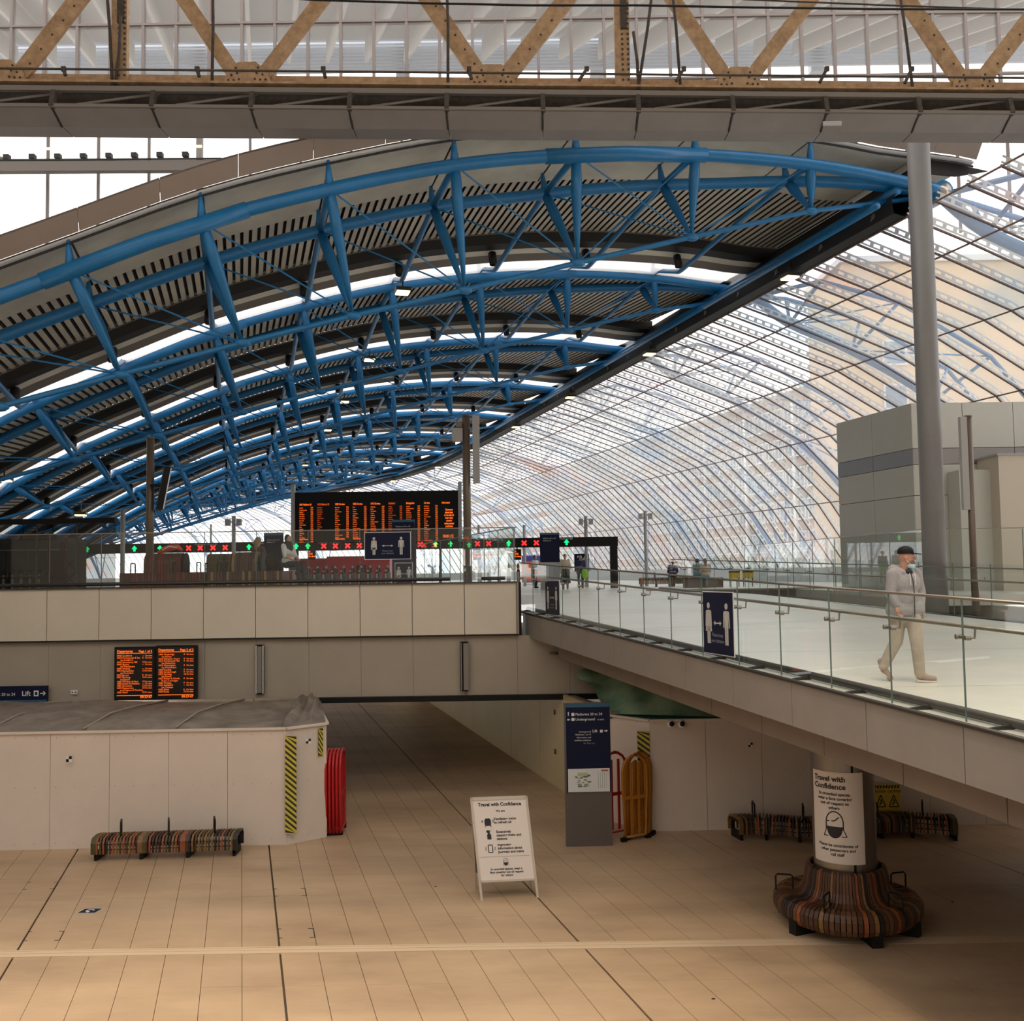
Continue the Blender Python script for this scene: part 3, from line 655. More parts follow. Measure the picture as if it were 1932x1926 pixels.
# floor sticker
p = PZ(168, 1718, .002); t = thing('floor_sticker', 'small navy and white sticker on the floor at left', 'sticker', p, -.0)
MB().add([(-.17, -.12, 0), (.15, -.12, 0), (.2, .12, 0), (-.12, .12, 0)], [(0, 1, 2, 3)]).build('white_edge', WHITE, t)
MB().add([(-.155, -.11, .001), (.14, -.11, .001), (.185, .11, .001), (-.11, .11, .001)], [(0, 1, 2, 3)]).build('navy_ground', NAVY, t)
MB().lathe([(.05, .002), (.075, .002)], (.02, -.01), 14, a0=.3, a1=3.4).lathe([(.0, .002), (.03, .002)], (.0, -.05), 10).build('pictogram', WHITE, t)
# ============================================================ WALKWAY (ramp bridge)
def wz(d): return 5.5-1.594+.035*(min(d, 33.3)-10.6)
def wk(d, off=0, h=0): return Vector((4.56+(10.6-d)*KX+off, d, wz(d)+h))
WW = 9.2
walk = struct('floor_walkway')
ds = [4, 8, 12, 16, 20, 24, 27.5, 33.3, 40]
for a, b in zip(ds, ds[1:]):
    A = [wk(a, 0, -.12), wk(b, 0, -.12)]; B = [wk(a, WW, -.12), wk(b, WW, -.12)]
    MB().sheet(B, A, th=.12).build('deck', WALK, walk)
# joints on deck
k = 0
for d_ in (7, 10, 13, 17, 21, 26, 31):
    MB().bar(wk(d_, .3, -.001), wk(d_, WW-.3, -.001), .006, .004).build('deck_joint', GUT2, walk)
fd = [4+1.62*i for i in range(19)]
for a, b in zip(fd, fd[1:]):
    g = .008
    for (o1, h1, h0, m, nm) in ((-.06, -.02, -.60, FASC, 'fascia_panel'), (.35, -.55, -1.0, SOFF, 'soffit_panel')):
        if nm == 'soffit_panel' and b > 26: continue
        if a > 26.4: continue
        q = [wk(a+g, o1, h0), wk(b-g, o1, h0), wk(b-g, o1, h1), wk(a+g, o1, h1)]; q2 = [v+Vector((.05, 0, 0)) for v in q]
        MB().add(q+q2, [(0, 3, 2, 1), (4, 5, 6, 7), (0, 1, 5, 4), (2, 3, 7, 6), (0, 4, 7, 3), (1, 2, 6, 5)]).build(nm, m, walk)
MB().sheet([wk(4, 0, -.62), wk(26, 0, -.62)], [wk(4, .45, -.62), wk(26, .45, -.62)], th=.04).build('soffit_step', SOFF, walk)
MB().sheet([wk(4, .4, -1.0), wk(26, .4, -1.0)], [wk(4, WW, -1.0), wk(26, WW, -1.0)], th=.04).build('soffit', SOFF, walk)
MB().sheet([wk(4, WW, -1.1), wk(40, WW, -1.1)], [wk(4, WW, 0), wk(40, WW, 0)], th=.04, off=(1, 0, 0)).build('far_fascia', FASC, walk)
MB().path([wk(4, -.07, 0), wk(27.2, -.07, 0)], .028, 8).build('edge_tube', DSTEEL, walk, True)
MB().path([wk(4, .22, .06), wk(27.2, .22, .06)], .05, 8).build('kick_tube', DSTEEL, walk, True)
for i in range(19): 
    d_ = 5.35+1.195*i; MB().bar(wk(d_, -.05, -.0), wk(d_+.03, .22, .03), .03, .05).build('tie_bracket', DSTEEL, walk)
GE = mat('glass_edge', (.12, .17, .15), .2)
def balustrade(label, off, d0, d1, h, side, hr=.98, st=1.195, handr=True, n0=10.6):
    t = thing('glass_balustrade', label, 'balustrade'); ks = [k for k in range(-8, 30) if d0 <= n0+k*st <= d1]; gd = [n0+k*st for k in ks]
    for a, b in zip(gd, gd[1:]):
        g = .006; q = [wk(a+g, off, .0), wk(b-g, off, .0), wk(b-g, off, h), wk(a+g, off, h)]
        q2 = [v+Vector((.014, 0, 0)) for v in q]
        MB().add(q+q2, [(0, 3, 2, 1)]).build('glass_pane', GL, t)
        MB().bar(wk(a, off, 0), wk(a, off, h), .012, .016, up=(1, 0, 0)).build('pane_edge', GE, t)
    MB().path([wk(gd[0], off, h+.01), wk(gd[-1], off, h+.01)], .018, 6).build('top_rail', STEEL, t, True)
    if handr:
        MB().path([wk(gd[0], off+side*.13, hr), wk(gd[-1], off+side*.13, hr)], .022, 8).build('handrail', STEEL, t, True)
        br = MB().path([(0, 0, 0), (side*.12, 0, -.01), (side*.13, 0, .09)], .013, 6).path([(-.03, -.11, 0), (.03, -.11, 0)], .028, 8).path([(-.03, .11, 0), (.03, .11, 0)], .028, 8).bar((0, -.11, 0), (0, .11, 0), .02, .02).mesh('clamp_bracket', STEEL)
        for a in gd: link('clamp_bracket', br, t, loc=wk(a, off, hr-.10))
    return t
balustrade('glass balustrade along the near left edge of the walkway', .06, 4, 27.6, 1.25, 1, hr=.96)
balustrade('glass balustrade along the far right edge of the walkway', WW-.1, 8, 40, 1.2, -1, hr=.93)
MB().path([wk(6, WW-.25, .09), wk(40, WW-.25, .09)], .07, 8).build('kick_tube', DSTEEL, walk, True)
MB().bar(wk(6, WW-.12, -.06), wk(40, WW-.12, -.06), .1, .3).build('dark_kerb', DSTEEL, walk)
# ============================================================ UPPER FLOOR
fu = struct('floor_upper')
FZ = 5.5-.8
def poly(pts, z0, z1, m, nm, par): return MB().prism(pts, z0, z1).build(nm, m, par)
def wx(d, off): return 4.56+(10.6-d)*KX+off
poly([(-36, 26.6), (0, 26.4), (wx(34, -.05), 34), (-34, 34)], 4.9, 5.2, UPFL, 'platform_slab', fu)
poly([(-60, 34), (wx(34, -.05), 34), (wx(40, 0), 40), (wx(40, WW), 40), (12, 40), (60, 40), (60, 220), (-120, 220), (-120, 34)], FZ-.3, FZ, UPFL, 'concourse_slab', fu)
poly([(11.5, 28.4), (60, 28.4), (60, 40), (11.0, 40)], FZ-.3, FZ-.001, UPFL, 'side_slab', fu)
MB().box((0, 33.98, 4.95), (.1, .1, .1)).build('step_edge', GUT2, fu)
MB().box((9.2, 40.15, 2.3), (8, .3, 4.9)).build('void_end_wall', PANEL2, fu)
MB().box((11.3, 34, 2.3), (.3, 12, 4.6)).build('void_side_wall', PANEL2, fu)
# lower hall shell
wl = struct('wall_left'); MB().box((-18.2, 13, 1.6), (.3, 27, 3.3)).build('wall_face', PANEL2, wl)
wrr = struct('wall_right_lower'); MB().box((13.4, 20, 2.2), (.3, 40, 4.4)).build('wall_face', HOARD, wrr)
# balcony glazing
t = thing('glass_balustrade', 'tall glass screen on top of the cream balcony wall', 'balustrade', (0, 0, 0))
gz0, gz1 = 5.28, 6.64
for k in range(14):
    xx = XR-PW*k-.02
    MB().add([(xx, DY+.12, gz0), (xx-PW+.014, DY+.12, gz0), (xx-PW+.014, DY+.12, gz1), (xx, DY+.12, gz1)], [(0, 1, 2, 3)]).build('glass_pane', GL, t)
    MB().box((xx, DY+.12, (gz0+gz1)/2), (.016, .016, gz1-gz0)).build('pane_edge', GE, t)
MB().box((-9.1, DY+.12, gz1+.01), (18.4, .03, .025)).build('top_rail', STEEL, t)
MB().path([(-18, DY-.02, 5.36), (-1.6, DY-.02, 5.36)], .045, 8).build('base_tube', DSTEEL, t, True)
MB().path([(-.8, DY-.02, 5.36), (-.2, DY-.02, 5.36)], .045, 8).build('base_tube', DSTEEL, t, True)
t = thing('glass_balustrade', 'glass screen returning from the balcony corner along the walkway', 'balustrade', (0, 0, 0))
for k in range(9):
    a = 26.1+1.6*k; b = a+1.58
    MB().add([(wx(a, -.42), a, 5.2), (wx(b, -.42), b, 5.2), (wx(b, -.42), b, gz1-.0), (wx(a, -.42), a, gz1-.0)], [(0, 1, 2, 3)]).build('glass_pane', GL, t)
    MB().box((wx(a, -.42), a, 5.92), (.02, .02, 1.44)).build('pane_edge', GE, t)
MB().bar((wx(26.1, -.42), 26.1, gz1+.01), (wx(40.5, -.42), 40.5, gz1+.01), .03, .025).build('top_rail', STEEL, t)
# third balustrade by kiosk
t = thing('glass_balustrade', 'glass balustrade round the stair opening in front of the panelled kiosk', 'balustrade', (0, 0, 0))
pts = [(10.4, 46), (10.75, 42), (11.0, 37.6), (11.25, 33.2), (11.45, 28.5), (14.2, 28.5), (17.0, 28.5)]
for (x0, y0_), (x1, y1_) in zip(pts, pts[1:]):
    for q in range(2):
        ax, ay = x0+(x1-x0)*q/2, y0_+(y1_-y0_)*q/2; bx, by = x0+(x1-x0)*(q+.985)/2, y0_+(y1_-y0_)*(q+.985)/2
        MB().add([(ax, ay, FZ), (bx, by, FZ), (bx, by, 6.52), (ax, ay, 6.52)], [(0, 1, 2, 3)]).build('glass_pane', GL, t)
        MB().box((ax, ay, 5.6), (.02, .02, 1.8)).build('pane_edge', GE, t)
    MB().bar((x0, y0_, 6.53), (x1, y1_, 6.53), .03, .025).build('top_rail', STEEL, t)
# ============================================================ COLUMNS & POLES
p = P(1752, 650, 25.4)
t = thing('grey_column', 'tall round grey column rising past the kiosk to the overhead beam', 'column', (10.45, 25.4, 0))
MB().path([(0, 0, 0), (0, 0, 16.6)], [.29, .275], 28).build('shaft', GREYC, t, True)
MB().path([(0, 0, 3.9), (0, 0, 4.1)], .36, 28).build('collar', DSTEEL, t, True)
POLE = mat('pole_bronze', (.17, .13, .10), .4, .3); PG = mat('pole_grey', (.38, .37, .36), .45)
def pole(px, ytop, d, zb, r, label, m=POLE, extras=()):
    b = P(px, ytop, d); t = thing('lighting_pole', label, 'pole', (b.x, d, zb))
    H = b.z-zb; MB().path([(0, 0, 0), (0, 0, H)], r, 12).build('shaft', m, t, True)
    MB().path([(0, 0, H), (0, 0, H+.04)], r*1.1, 12).build('cap', m, t, True)
    for (nm, x, z, sz, mm) in extras: MB().box((x, -.05, z+H), sz).build(nm, mm, t)
    return t
pole(879, 785, 33, 5.2, .125, 'tall bronze pole with speakers at the balcony corner', POLE, (('light_panel', .32, -1.1, (.22, .2, 2.2), PG), ('bracket', .16, -.4, (.3, .06, .06), POLE), ('bracket', .16, -2.0, (.3, .06, .06), POLE), ('speaker_box', -.28, -.62, (.34, .3, .42), PG), ('speaker_box', -.22, -.28, (.2, .2, .14), POLE)))
tp = pole(284, 828, 29, 5.2, .11, 'bronze pole at left with tilted hanging screen', POLE)
p_ = P(312, 905, 29); t = thing('hanging_screen', 'dark tilted screen seen edge-on beside the left bronze pole', 'screen', (p_.x, 28.8, 8.0)) 
MB().box((0, 0, 0), (.16, .9, 1.2), rz=.38, M=Matrix.Rotation(math.radians(10), 3, 'Y')).build('casing', BLACK, t)
MB().box((.10, 0, -.02), (.03, .88, 1.16), rz=.38, M=Matrix.Rotation(math.radians(10), 3, 'Y')).build('edge_frame', WHITE, t)
MB().bar((-.35, 0, .1), (0, 0, .1), .08, .08).build('bracket', BLACK, t)
pole(1826, 787, 25.2, 3.0, .09, 'bronze pole with a long vertical light in front of the kiosk', POLE, (('light_panel', -.16, -1.15, (.16, .14, 2.3), PG),))
for k, (px, yt, d_, lb) in enumerate(((1105, 975, 52, 'slim pale pole with twin speakers beside the platform 24 sign'), (1217, 965, 53, 'slim pale pole left of the slatted seats on the upper floor'), (441, 975, 46, 'slim pale pole behind the seated passengers'), (989, 992, 60, 'short pale pole between balcony corner and navy totem'), (232, 963, 40, 'slim pale pole behind the dark glass enclosure'), (903, 992, 62, 'short pale pole just right of the bronze balcony pole'), (398, 990, 75, 'short pale pole far behind the gate line'))):
    pole(px, yt, d_, FZ, .09 if k < 5 else .07, lb, PG, (('speaker_box', -.25, -.25, (.22, .2, .3), PG), ('speaker_box', .25, -.25, (.22, .2, .3), PG)) if k in (0, 1, 2) else ())
# ============================================================ DEPARTURE BOARD
bd = 48.0; b0, b1 = P(557, 1020, bd), P(865, 1020, bd); bw = b1.x-b0.x; bz = P(700, 1021, bd).z; bh = P(700, 927, bd).z-bz
t = thing('departure_board', 'wide black main departure board with nine orange columns above the ticket gates', 'departure board', ((b0.x+b1.x)/2, bd, bz))
MB().box((0, .2, bh/2), (bw, .4, bh)).build('casing', BLACK, t)
for s_ in (-1, 1): MB().box((s_*(bw/2+.09), 0, bh/2+.15), (.16, .3, bh+.45)).build('side_post', PG, t)
cols = [('1001 Platform 24', 17, 1), ('1012 Platform 23', 11, 0), ('1003 On time', 15, 1), ('1005 On time', 15, 1), ('1015 On time', 16, 1), ('Guildford', 17, 1), ('Basingstoke', 17, 1), ('On time', 17, 1), ('Information', 8, 0)]
NM = ['Vauxhall', 'Clapham Junction', 'Earlsfield', 'Wimbledon', 'Raynes Park', 'New Malden', 'Berrylands', 'Surbiton', 'Thames Ditton', 'Esher', 'Hersham', 'Walton', 'Weybridge', 'Byfleet', 'West Byfleet', 'Woking', 'Guildford', 'Richmond']
cw = bw/9.15
for i, (ti, n, tm_) in enumerate(cols):
    x = -bw/2+.2+cw*i; mm = ORANGED if i in (1, 5) else ORANGE
    text(ti if i < 8 else 'Information', .13, t, mm, (x, -.012, bh-.62), bold=.02, sx=.62, name='column_heading')
    if i == 8:
        text('Customers\nplease keep\nto the left and\nwear a face\ncovering\nunless exempt\nat all times', .13, t, ORANGE, (x+cw*.4, -.012, bh-.95), align='CENTER', bold=.03, sx=.6, gap=1.0)
        text('10:01:12', .2, t, ORANGE, (x+.02, -.012, .12), bold=.02, sx=.75)
        continue
    text('\n'.join(NM[(i*3+k) % 18] for k in range(n)), .082, t, mm, (x, -.012, bh-.76), bold=.0, sx=.6, gap=.95*.105/.082)
    if tm_: text('\n'.join('10%02d' % ((i*7+k*3) % 60) for k in range(n)), .105, t, mm, (x+cw*.62, -.012, bh-.76), bold=.0, sx=.6, gap=.95)
for x_, s_ in ((-bw/2+.2, 'South Western'), (-bw/2+.2+2*cw, 'calling at stations'), (-bw/2+.2+3*cw, 'Chertsey line')): text(s_, .11, t, ORANGE, (x_, -.012, .10), sx=.6, bold=.02)
# ============================================================ GATE LINE
gd = 48.6
def gxy(px, d=gd): return P(px, 1030, d).x
t = thing('gate_header', 'long black header with red crosses and green arrows over the ticket gates', 'signal gantry', (0, gd, 0))
hz0, hz1 = P(700, 1037, gd).z, P(700, 1019, gd).z
MB().box(((gxy(150)+gxy(1166))/2, .15, (hz0+hz1)/2), (gxy(1166)-gxy(150), .3, hz1-hz0)).build('header_beam', BLACK, t)
for px in (1158, 559, 782, 830): MB().box((gxy(px), .15, (FZ+hz0)/2), (.35 if px == 1158 else .12, .3, hz0-FZ)).build('header_post', BLACK, t)
xm_ = MB()
for a in (45, -45): xm_.box((0, 0, 0), (.30, .01, .075), M=Matrix.Rotation(math.radians(a), 3, 'Y'))
xm_ = xm_.mesh('red_cross', REDL)
ga = MB().plate([(-.05, -.12), (.05, -.12), (.05, 0), (.13, 0), (0, .15), (-.13, 0), (-.05, 0)], -.01, .0).mesh('green_arrow', GRNL)
zc = (hz0+hz1)/2-.02
for px in (356, 378, 402, 425, 611, 633, 656, 678, 793, 901, 922, 989, 1012): link('red_cross', xm_, t, loc=(gxy(px), -.02, zc))
for px in (165, 254, 302, 470, 559, 581, 822, 850, 960, 1069): link('green_arrow', ga, t, loc=(gxy(px), -.02, zc))
for px, s_ in ((368, 'Platforms 19 and 20'), (476, 'Wide gate'), (600, 'Platforms 21 and 22'), (796, 'Wide gate'), (925, 'Platform 23'), (1056, 'Platform 24')): text(s_, .13, t, WHITE, (gxy(px), -.012, hz1-.11))
gm0 = thing('ticket_gate', 'x', 'ticket gate', (gxy(567), gd-.6, FZ))
MB().box((0, .3, .45), (.16, 1.2, .9)).build('cabinet', BLACK, gm0)
MB().path([(0, .0, .85), (0, .05, 1.12), (0, .4, 1.2), (0, .75, 1.12), (0, .8, .85)], .05, 6).build('hood', DSTEEL, gm0)
MB().box((0, -.32, .6), (.1, .02, .5)).build('front_plate', PG, gm0)
MB().box((0, -.32, .98), (.08, .02, .06)).build('reader', mat('reader_yellow', (.7, .5, .1), .5), gm0)
GNAME = ['first', 'second', 'third', 'fourth', 'fifth', 'sixth', 'seventh', 'eighth', 'ninth', 'tenth', 'eleventh']
gm0['label'] = 'black ticket gate in the row below the main board, first from left'; gm0['group'] = 'black ticket gates below the header'
for i in range(1, 11): dup(gm0, (gxy(567+16.5*i), gd-.6, FZ), label='black ticket gate in the row below the main board, %s from left' % GNAME[i])
for i in range(6): dup(gm0, (gxy(-2+16.5*i, 44), 44, FZ), label='dark ticket gate behind the glass at far left, %s from left' % GNAME[i], group='ticket gates at far left')
for i in range(5): dup(gm0, (gxy(905+18*i), gd-.6, FZ), label='black ticket gate between balcony corner and navy totem, %s from left' % GNAME[i], group='ticket gates right of the balcony')
# train
TRD = 62; RT = mat('train_red', (.42, .015, .03), .35); TW = mat('train_window', (.02, .025, .03), .2)
def train(x0, x1, y, label, body, roofm, nose=True):
    t = thing('train', label, 'train', ((x0+x1)/2, y, FZ-.3)); L = x1-x0
    MB().box((0, 1.3, 1.15), (L, 2.6, 1.5)).build('body', body, t)
    MB().box((0, 1.3, 2.05), (L, 2.3, .30)).build('roof', body, t)
    MB().box((0, 1.3, 2.22), (L, 2.0, .06)).build('roof_edge', roofm, t)
    n = int(L/1.5)
    for i in range(n): MB().box((-L/2+.8+i*1.5, -.01, 1.45), (.9, .04, .45)).build('window', TW, t)
    for i in range(2): MB().box((-L/2+L*(i+.5)/2, -.012, 1.15), (.9, .05, 1.4)).build('door', roofm if 'blue' in label else body, t)
    return t
train(P(615, 1070, 62).x, P(735, 1070, 62).x, 62, 'red train with pale roof standing behind the ticket gates, right part', RT, WHITE)
train(P(545, 1070, 68).x, P(640, 1070, 68).x, 68, 'dark red train carriage farther back behind the ticket gates, left part', mat('train_dark_red', (.28, .01, .02), .35), WHITE)
train(P(985, 1070, 70).x, P(1030, 1070, 70).x, 70, 'blue and orange train end seen right of the balcony corner', mat('train_blue', (.05, .10, .42), .35), mat('train_orange', (.75, .12, .02), .4))
# ============================================================ SIGNS on upper level
def totem(px0, px1, ytop, ybot, d, label, lower=None, lines=None):
    a = P(px0, ybot, d); b = P(px1, ybot, d); top = P((px0+px1)/2, ytop, d).z; w = b.x-a.x; bot = FZ if ybot > 1060 else a.z
    t = thing('totem_sign', label, 'sign', ((a.x+b.x)/2, d, bot)); H = top-bot
    if lower: MB().box((0, .06, H*.24), (w, .12, H*.48)).build('lower_panel', lower, t); MB().box((0, .06, H*.74), (w, .12, H*.52)).build('navy_panel', NAVY, t)
    else: MB().box((0, .06, H/2), (w, .12, H)).build('navy_panel', NAVY, t)
    MB().box((0, -.01, H-.05), (w, .03, .08)).build('blue_stripe', mat('stripe_blue', (.03, .12, .22), .5), t)
    text(lines or 'Platforms 20 to 24\nPlatform 19', w*.085, t, WHITE, (-w*.33, -.014, H-.28), gap=1.4)
    return t
totem(498, 534, 1005, 1080, 37, 'navy totem sign behind the seated man on the upper floor')
totem(740, 783, 980, 1085, 38, 'navy totem sign in front of the main departure board')
totem(1020, 1057, 1005, 1107, 47, 'navy totem with grey lower half right of the balcony corner', mat('totem_pale', (.45, .45, .45), .5))
def distance_sign(cx, cy, cz, w, h, rz, label, loc=None):
    t = thing('distance_sign', label, 'sign', (cx, cy, cz), rz)
    MB().box((0, 0, h/2), (w+.03, .012, h+.03)).build('white_border', WHITE, t)
    MB().box((0, -.006, h/2), (w, .014, h)).build('navy_board', NAVY, t)
    LG = mat('pictogram_grey', (.55, .55, .52), .5); yf, yb_ = -.018, -.014
    def fig(x, s, dress, nm):
        mb = MB(); z0 = h*.16; H = h*.66
        mb.plate([(x+.045*s*math.cos(k*math.pi/5)*1.0, z0+H*.94+.045*s*math.sin(k*math.pi/5)) for k in range(10)], yf, yb_)
        if dress: mb.plate([(x-.035*s, z0+H*.42), (x-.10*s, z0+H*.30), (x-.04*s, z0+H*.83), (x+.04*s, z0+H*.83), (x+.10*s, z0+H*.30), (x+.035*s, z0+H*.30), (x-.035*s, z0+H*.30)][1:], yf, yb_)
        else: mb.plate([(x-.055*s, z0+H*.4), (x+.055*s, z0+H*.4), (x+.06*s, z0+H*.83), (x-.06*s, z0+H*.83)], yf, yb_)
        for sd in (-1, 1):
            q = [(x+sd*.05*s, z0+H*.83), (x+sd*.085*s, z0+H*.80), (x+sd*.10*s, z0+H*.42), (x+sd*.078*s, z0+H*.42), (x+sd*.062*s, z0+H*.72)]
            if sd < 0: q.reverse()
            mb.plate(q, yf, yb_)
            q = [(x+sd*.006*s, z0), (x+sd*.045*s, z0), (x+sd*.05*s, z0+H*.42), (x+sd*.006*s, z0+H*.42)]
            if sd < 0: q.reverse()
            mb.plate(q, yf, yb_)
        mb.build(nm, LG, t)
    s = h*1.15
    fig(-w*.30, s, True, 'woman_pictogram'); fig(w*.30, s, False, 'man_pictogram')
    a = w*.13; zc_ = h*.5
    MB().plate([(-a*.6, zc_-.01*s), (a*.6, zc_-.01*s), (a*.6, zc_-.035*s), (a, zc_), (a*.6, zc_+.035*s), (a*.6, zc_+.01*s), (-a*.6, zc_+.01*s), (-a*.6, zc_+.035*s), (-a, zc_), (-a*.6, zc_-.035*s)], yf, yb_).build('double_arrow', LG, t)
    text('Please keep\nyour distance', h*.085, t, mat('sign_lettering', (.30, .32, .42), .5), (0, -.02, h*.28), align='CENTER', gap=1.1)
    return t
a = P(689, 1055, 26.08); b = P(774, 1004, 26.08)
distance_sign((a.x+b.x)/2, 26.06, a.z, b.x-a.x, b.z-a.z, 0, 'large navy keep your distance sign on the balcony glass')
dd = 15.0; phi = math.atan2(1, -KX)  # sign on walkway glass
# sign faces outward from the glass: run along the walkway edge
def walk_sign(px0, px1, d_mid, w, z0, h, label):
    c = wk(d_mid, -.0, 0); t = distance_sign(c.x+.03, c.y, c.z+z0, w, h, math.atan2(-1, KX), label)
    return t
walk_sign(0, 0, 15.95+0*.1, 1.02, .10, .95, 'navy keep your distance sign fixed to the near walkway glass')
walk_sign(0, 0, 24.4, 1.1, .10, .80, 'dark keep your distance sign on the walkway glass by the balcony corner')
a = P(745, 1085, 30); distance_sign(P(762, 1072, 30).x, 30, 5.2, .5, .62, 0, 'small low navy keep your distance sign below the large one')
p = P(1098, 1060, 52); t = thing('platform_sign', 'navy platform 24 number sign right of the navy totem', 'sign', (p.x, 52.2, FZ))
MB().box((0, 0, 1.25), (.75, .1, .9)).build('board', NAVY, t); text('24', .5, t, WHITE, (0, -.06, 1.25), align='CENTER', bold=.02); MB().box((0, .02, .4), (.1, .06, .8)).build('stand', PG, t)
for px, lb in ((588, 'small orange platform display under the header left of the main board middle'), (900, 'small orange platform display just right of the bronze pole'), (976, 'small orange platform display under the header left of the navy totem')):
    p = P(px, 1046, 50); t = thing('platform_display', lb, 'screen', (p.x, 50, p.z-.22))
    MB().box((0, 0, .22), (.38, .08, .52)).build('casing', BLACK, t)
    text('24\n10:05\nOn time', .12, t, ORANGE, (-.15, -.045, .33), bold=.03, sx=.8)
    MB().box((0, 0, .55), (.05, .05, .2)).build('hanger', BLACK, t)
# black sign bar + glass enclosure at far left
t = thing('glass_enclosure', 'dark glass lift lobby with a black top beam at the left end of the balcony', 'enclosure', (0, 0, 0))
e0, e1 = P(-230, 980, 30).x, P(220, 980, 30).x; ez = P(100, 979, 30).z
MB().box(((e0+e1)/2, 30, ez-.07), (e1-e0, .3, .15)).build('top_beam', BLACK, t)
DG = glass('dark_glass', (.30, .31, .31), .25)
for k in range(6):
    x = e0+(e1-e0)*k/6; w_ = (e1-e0)/6
    MB().add([(x+.02, 30, 5.2), (x+w_-.02, 30, 5.2), (x+w_-.02, 30, ez-.15), (x+.02, 30, ez-.15)], [(0, 1, 2, 3)]).build('glass_pane', DG, t)
    MB().box((x, 30, (5.2+ez)/2), (.04, .05, ez-5.2)).build('mullion', DSTEEL, t)
t = thing('hanging_sign', 'dark platforms 19 and 20 sign inside the glass enclosure at far left', 'sign', (P(72, 1015, 31).x, 31, P(72, 1017, 31).z))
MB().box((0, 0, .05), (1.1, .06, .2)).build('board', BLACK, t); text('Platforms 19 and 20', .1, t, mat('dim_white', (.35, .35, .35)), (-.45, -.035, .02))
for s_ in (-1, 1): MB().box((s_*.45, 0, .3), (.02, .02, .4)).build('hanger', BLACK, t)
t = thing('platform_building', 'low dark building far behind the glass enclosure at left', 'building', (0, 0, 0))
h0, h1 = P(-60, 1000, 45).x, P(128, 1000, 45).x
MB().box(((h0+h1)/2, 46, FZ+1.3), (h1-h0, 2, 2.6)).build('block_body', mat('dark_wall', (.10, .09, .08), .6), t)
for k in range(5): MB().box((h0+(h1-h0)*(k+.5)/5, 44.98, FZ+1.2), ((h1-h0)/5-.15, .04, 1.9)).build('dark_panel', mat('dark_green', (.04, .05, .045), .3), t)
MB().box(((h0+h1)/2, 44.9, FZ+2.1), (h1-h0, .1, .06)).build('rail_strip', PG, t)
# red folding gates at left
RG = mat('maroon_steel', (.16, .01, .015), .5)
for px, lb in ((103, 'left'), (132, 'right')):
    t = thing('folding_gate', lb+' maroon scissor gate standing behind the balcony glass', 'gate', (P(px, 1090, 33).x, 33, 5.2))
    for x in (-.2, .2): MB().box((x, 0, .75), (.05, .05, 1.5)).build('post', RG, t)
    for z in (.3, .75): 
        MB().bar((-.2, 0, z-.2), (.2, 0, z+.25), .03, .03).build('lattice_bar', RG, t); MB().bar((.2, 0, z-.2), (-.2, 0, z+.25), .03, .03).build('lattice_bar', RG, t)
# ============================================================ SEAT ROLLS behind balcony
def roll_seat(px0, px1, px2, px3, d, label, cols, seed):
    """low slatted plinth px0..px3 with a barrel back roll px1..px2"""
    random.seed(seed); x0, x1, x2, x3 = [P(q, 1080, d).x for q in (px0, px1, px2, px3)]; cx = (x0+x3)/2
    t = thing('slatted_lounge_seat', label, 'seat', (cx, d, 5.2)); st = .085
    pm_ = [MB().plate([(-.036, 0), (.036, 0), (.036, .40), (.036, .44), (-.036, .44)], -.45, .45).mesh('seat_slat', m) for m in cols]
    n = int((x3-x0)/st)
    for i in range(n): link('seat_slat', random.choice(pm_), t, loc=(x0-cx+st*(i+.5), 0, 0))
    bm_ = []
    for m in cols:
        q = [(-.28, .44)]+[(-.28*math.cos(math.radians(a)), .68+.30*math.sin(math.radians(a))) for a in range(0, 181, 20)]+[(.28, .44)]
        vs = [(-.036, y, z) for y, z in q]+[(.036, y, z) for y, z in q]; k = len(q)
        bm_.append(MB().add(vs, [tuple(range(k-1, -1, -1)), tuple(range(k, 2*k))]+[(i, (i+1) % k, k+(i+1) % k, k+i) for i in range(k)]).mesh('back_slat', m))
    for i in range(int((x2-x1)/.078)): link('back_slat', random.choice(bm_), t, loc=(x1-cx+.078*(i+.5), .1, 0))
    q = [(y*.97, z) for y, z in q]
    e = MB().add([(x2-cx+.02, y+.1, z) for y, z in q]+[(x2-cx+.05, y+.1, z) for y, z in q], [tuple(range(k-1, -1, -1)), tuple(range(k, 2*k))]+[(i, (i+1) % k, k+(i+1) % k, k+i) for i in range(k)]).build('end_cap', BLACK, t)
    for f_ in (.12, .62, .9): 
        o = link('armrest', ARM, t, loc=(x0-cx+(x3-x0)*f_, -.2, .44)); 
    return t
MAR = [mat('slat_maroon', (.17, .03, .025), .5), WOODS[1], mat('slat_maroon_dark', (.09, .018, .015), .5), WOODS[1], mat('slat_dull_gold', (.2, .1, .02), .5)]
roll_seat(237, 275, 347, 395, 28.2, 'maroon slatted lounge seat with a barrel back near the left bronze pole', MAR[:3]+MAR[:2], 5)
roll_seat(400, 440, 492, 545, 28.2, 'brown striped slatted lounge seat where the man and woman sit', [WOODS[1], WOODS[3], WOODS[1], mat('slat_tan', (.26, .15, .06), .5)], 6)
roll_seat(385, 392, 440, 462, 30.0, 'small striped slatted seat behind the gap between the two lounge seats', [WOODS[1], WOODS[2], WOODS[3]], 8)
seatp = (P(1253, 1090, 50).x, 50, FZ)
t = wavy_bench((2.3, lambda q: (seatp[0]-1.15+q, 50, 0)), 'orange-brown slatted bench far back on the upper floor', (.3, .7)); t.location.z = FZ
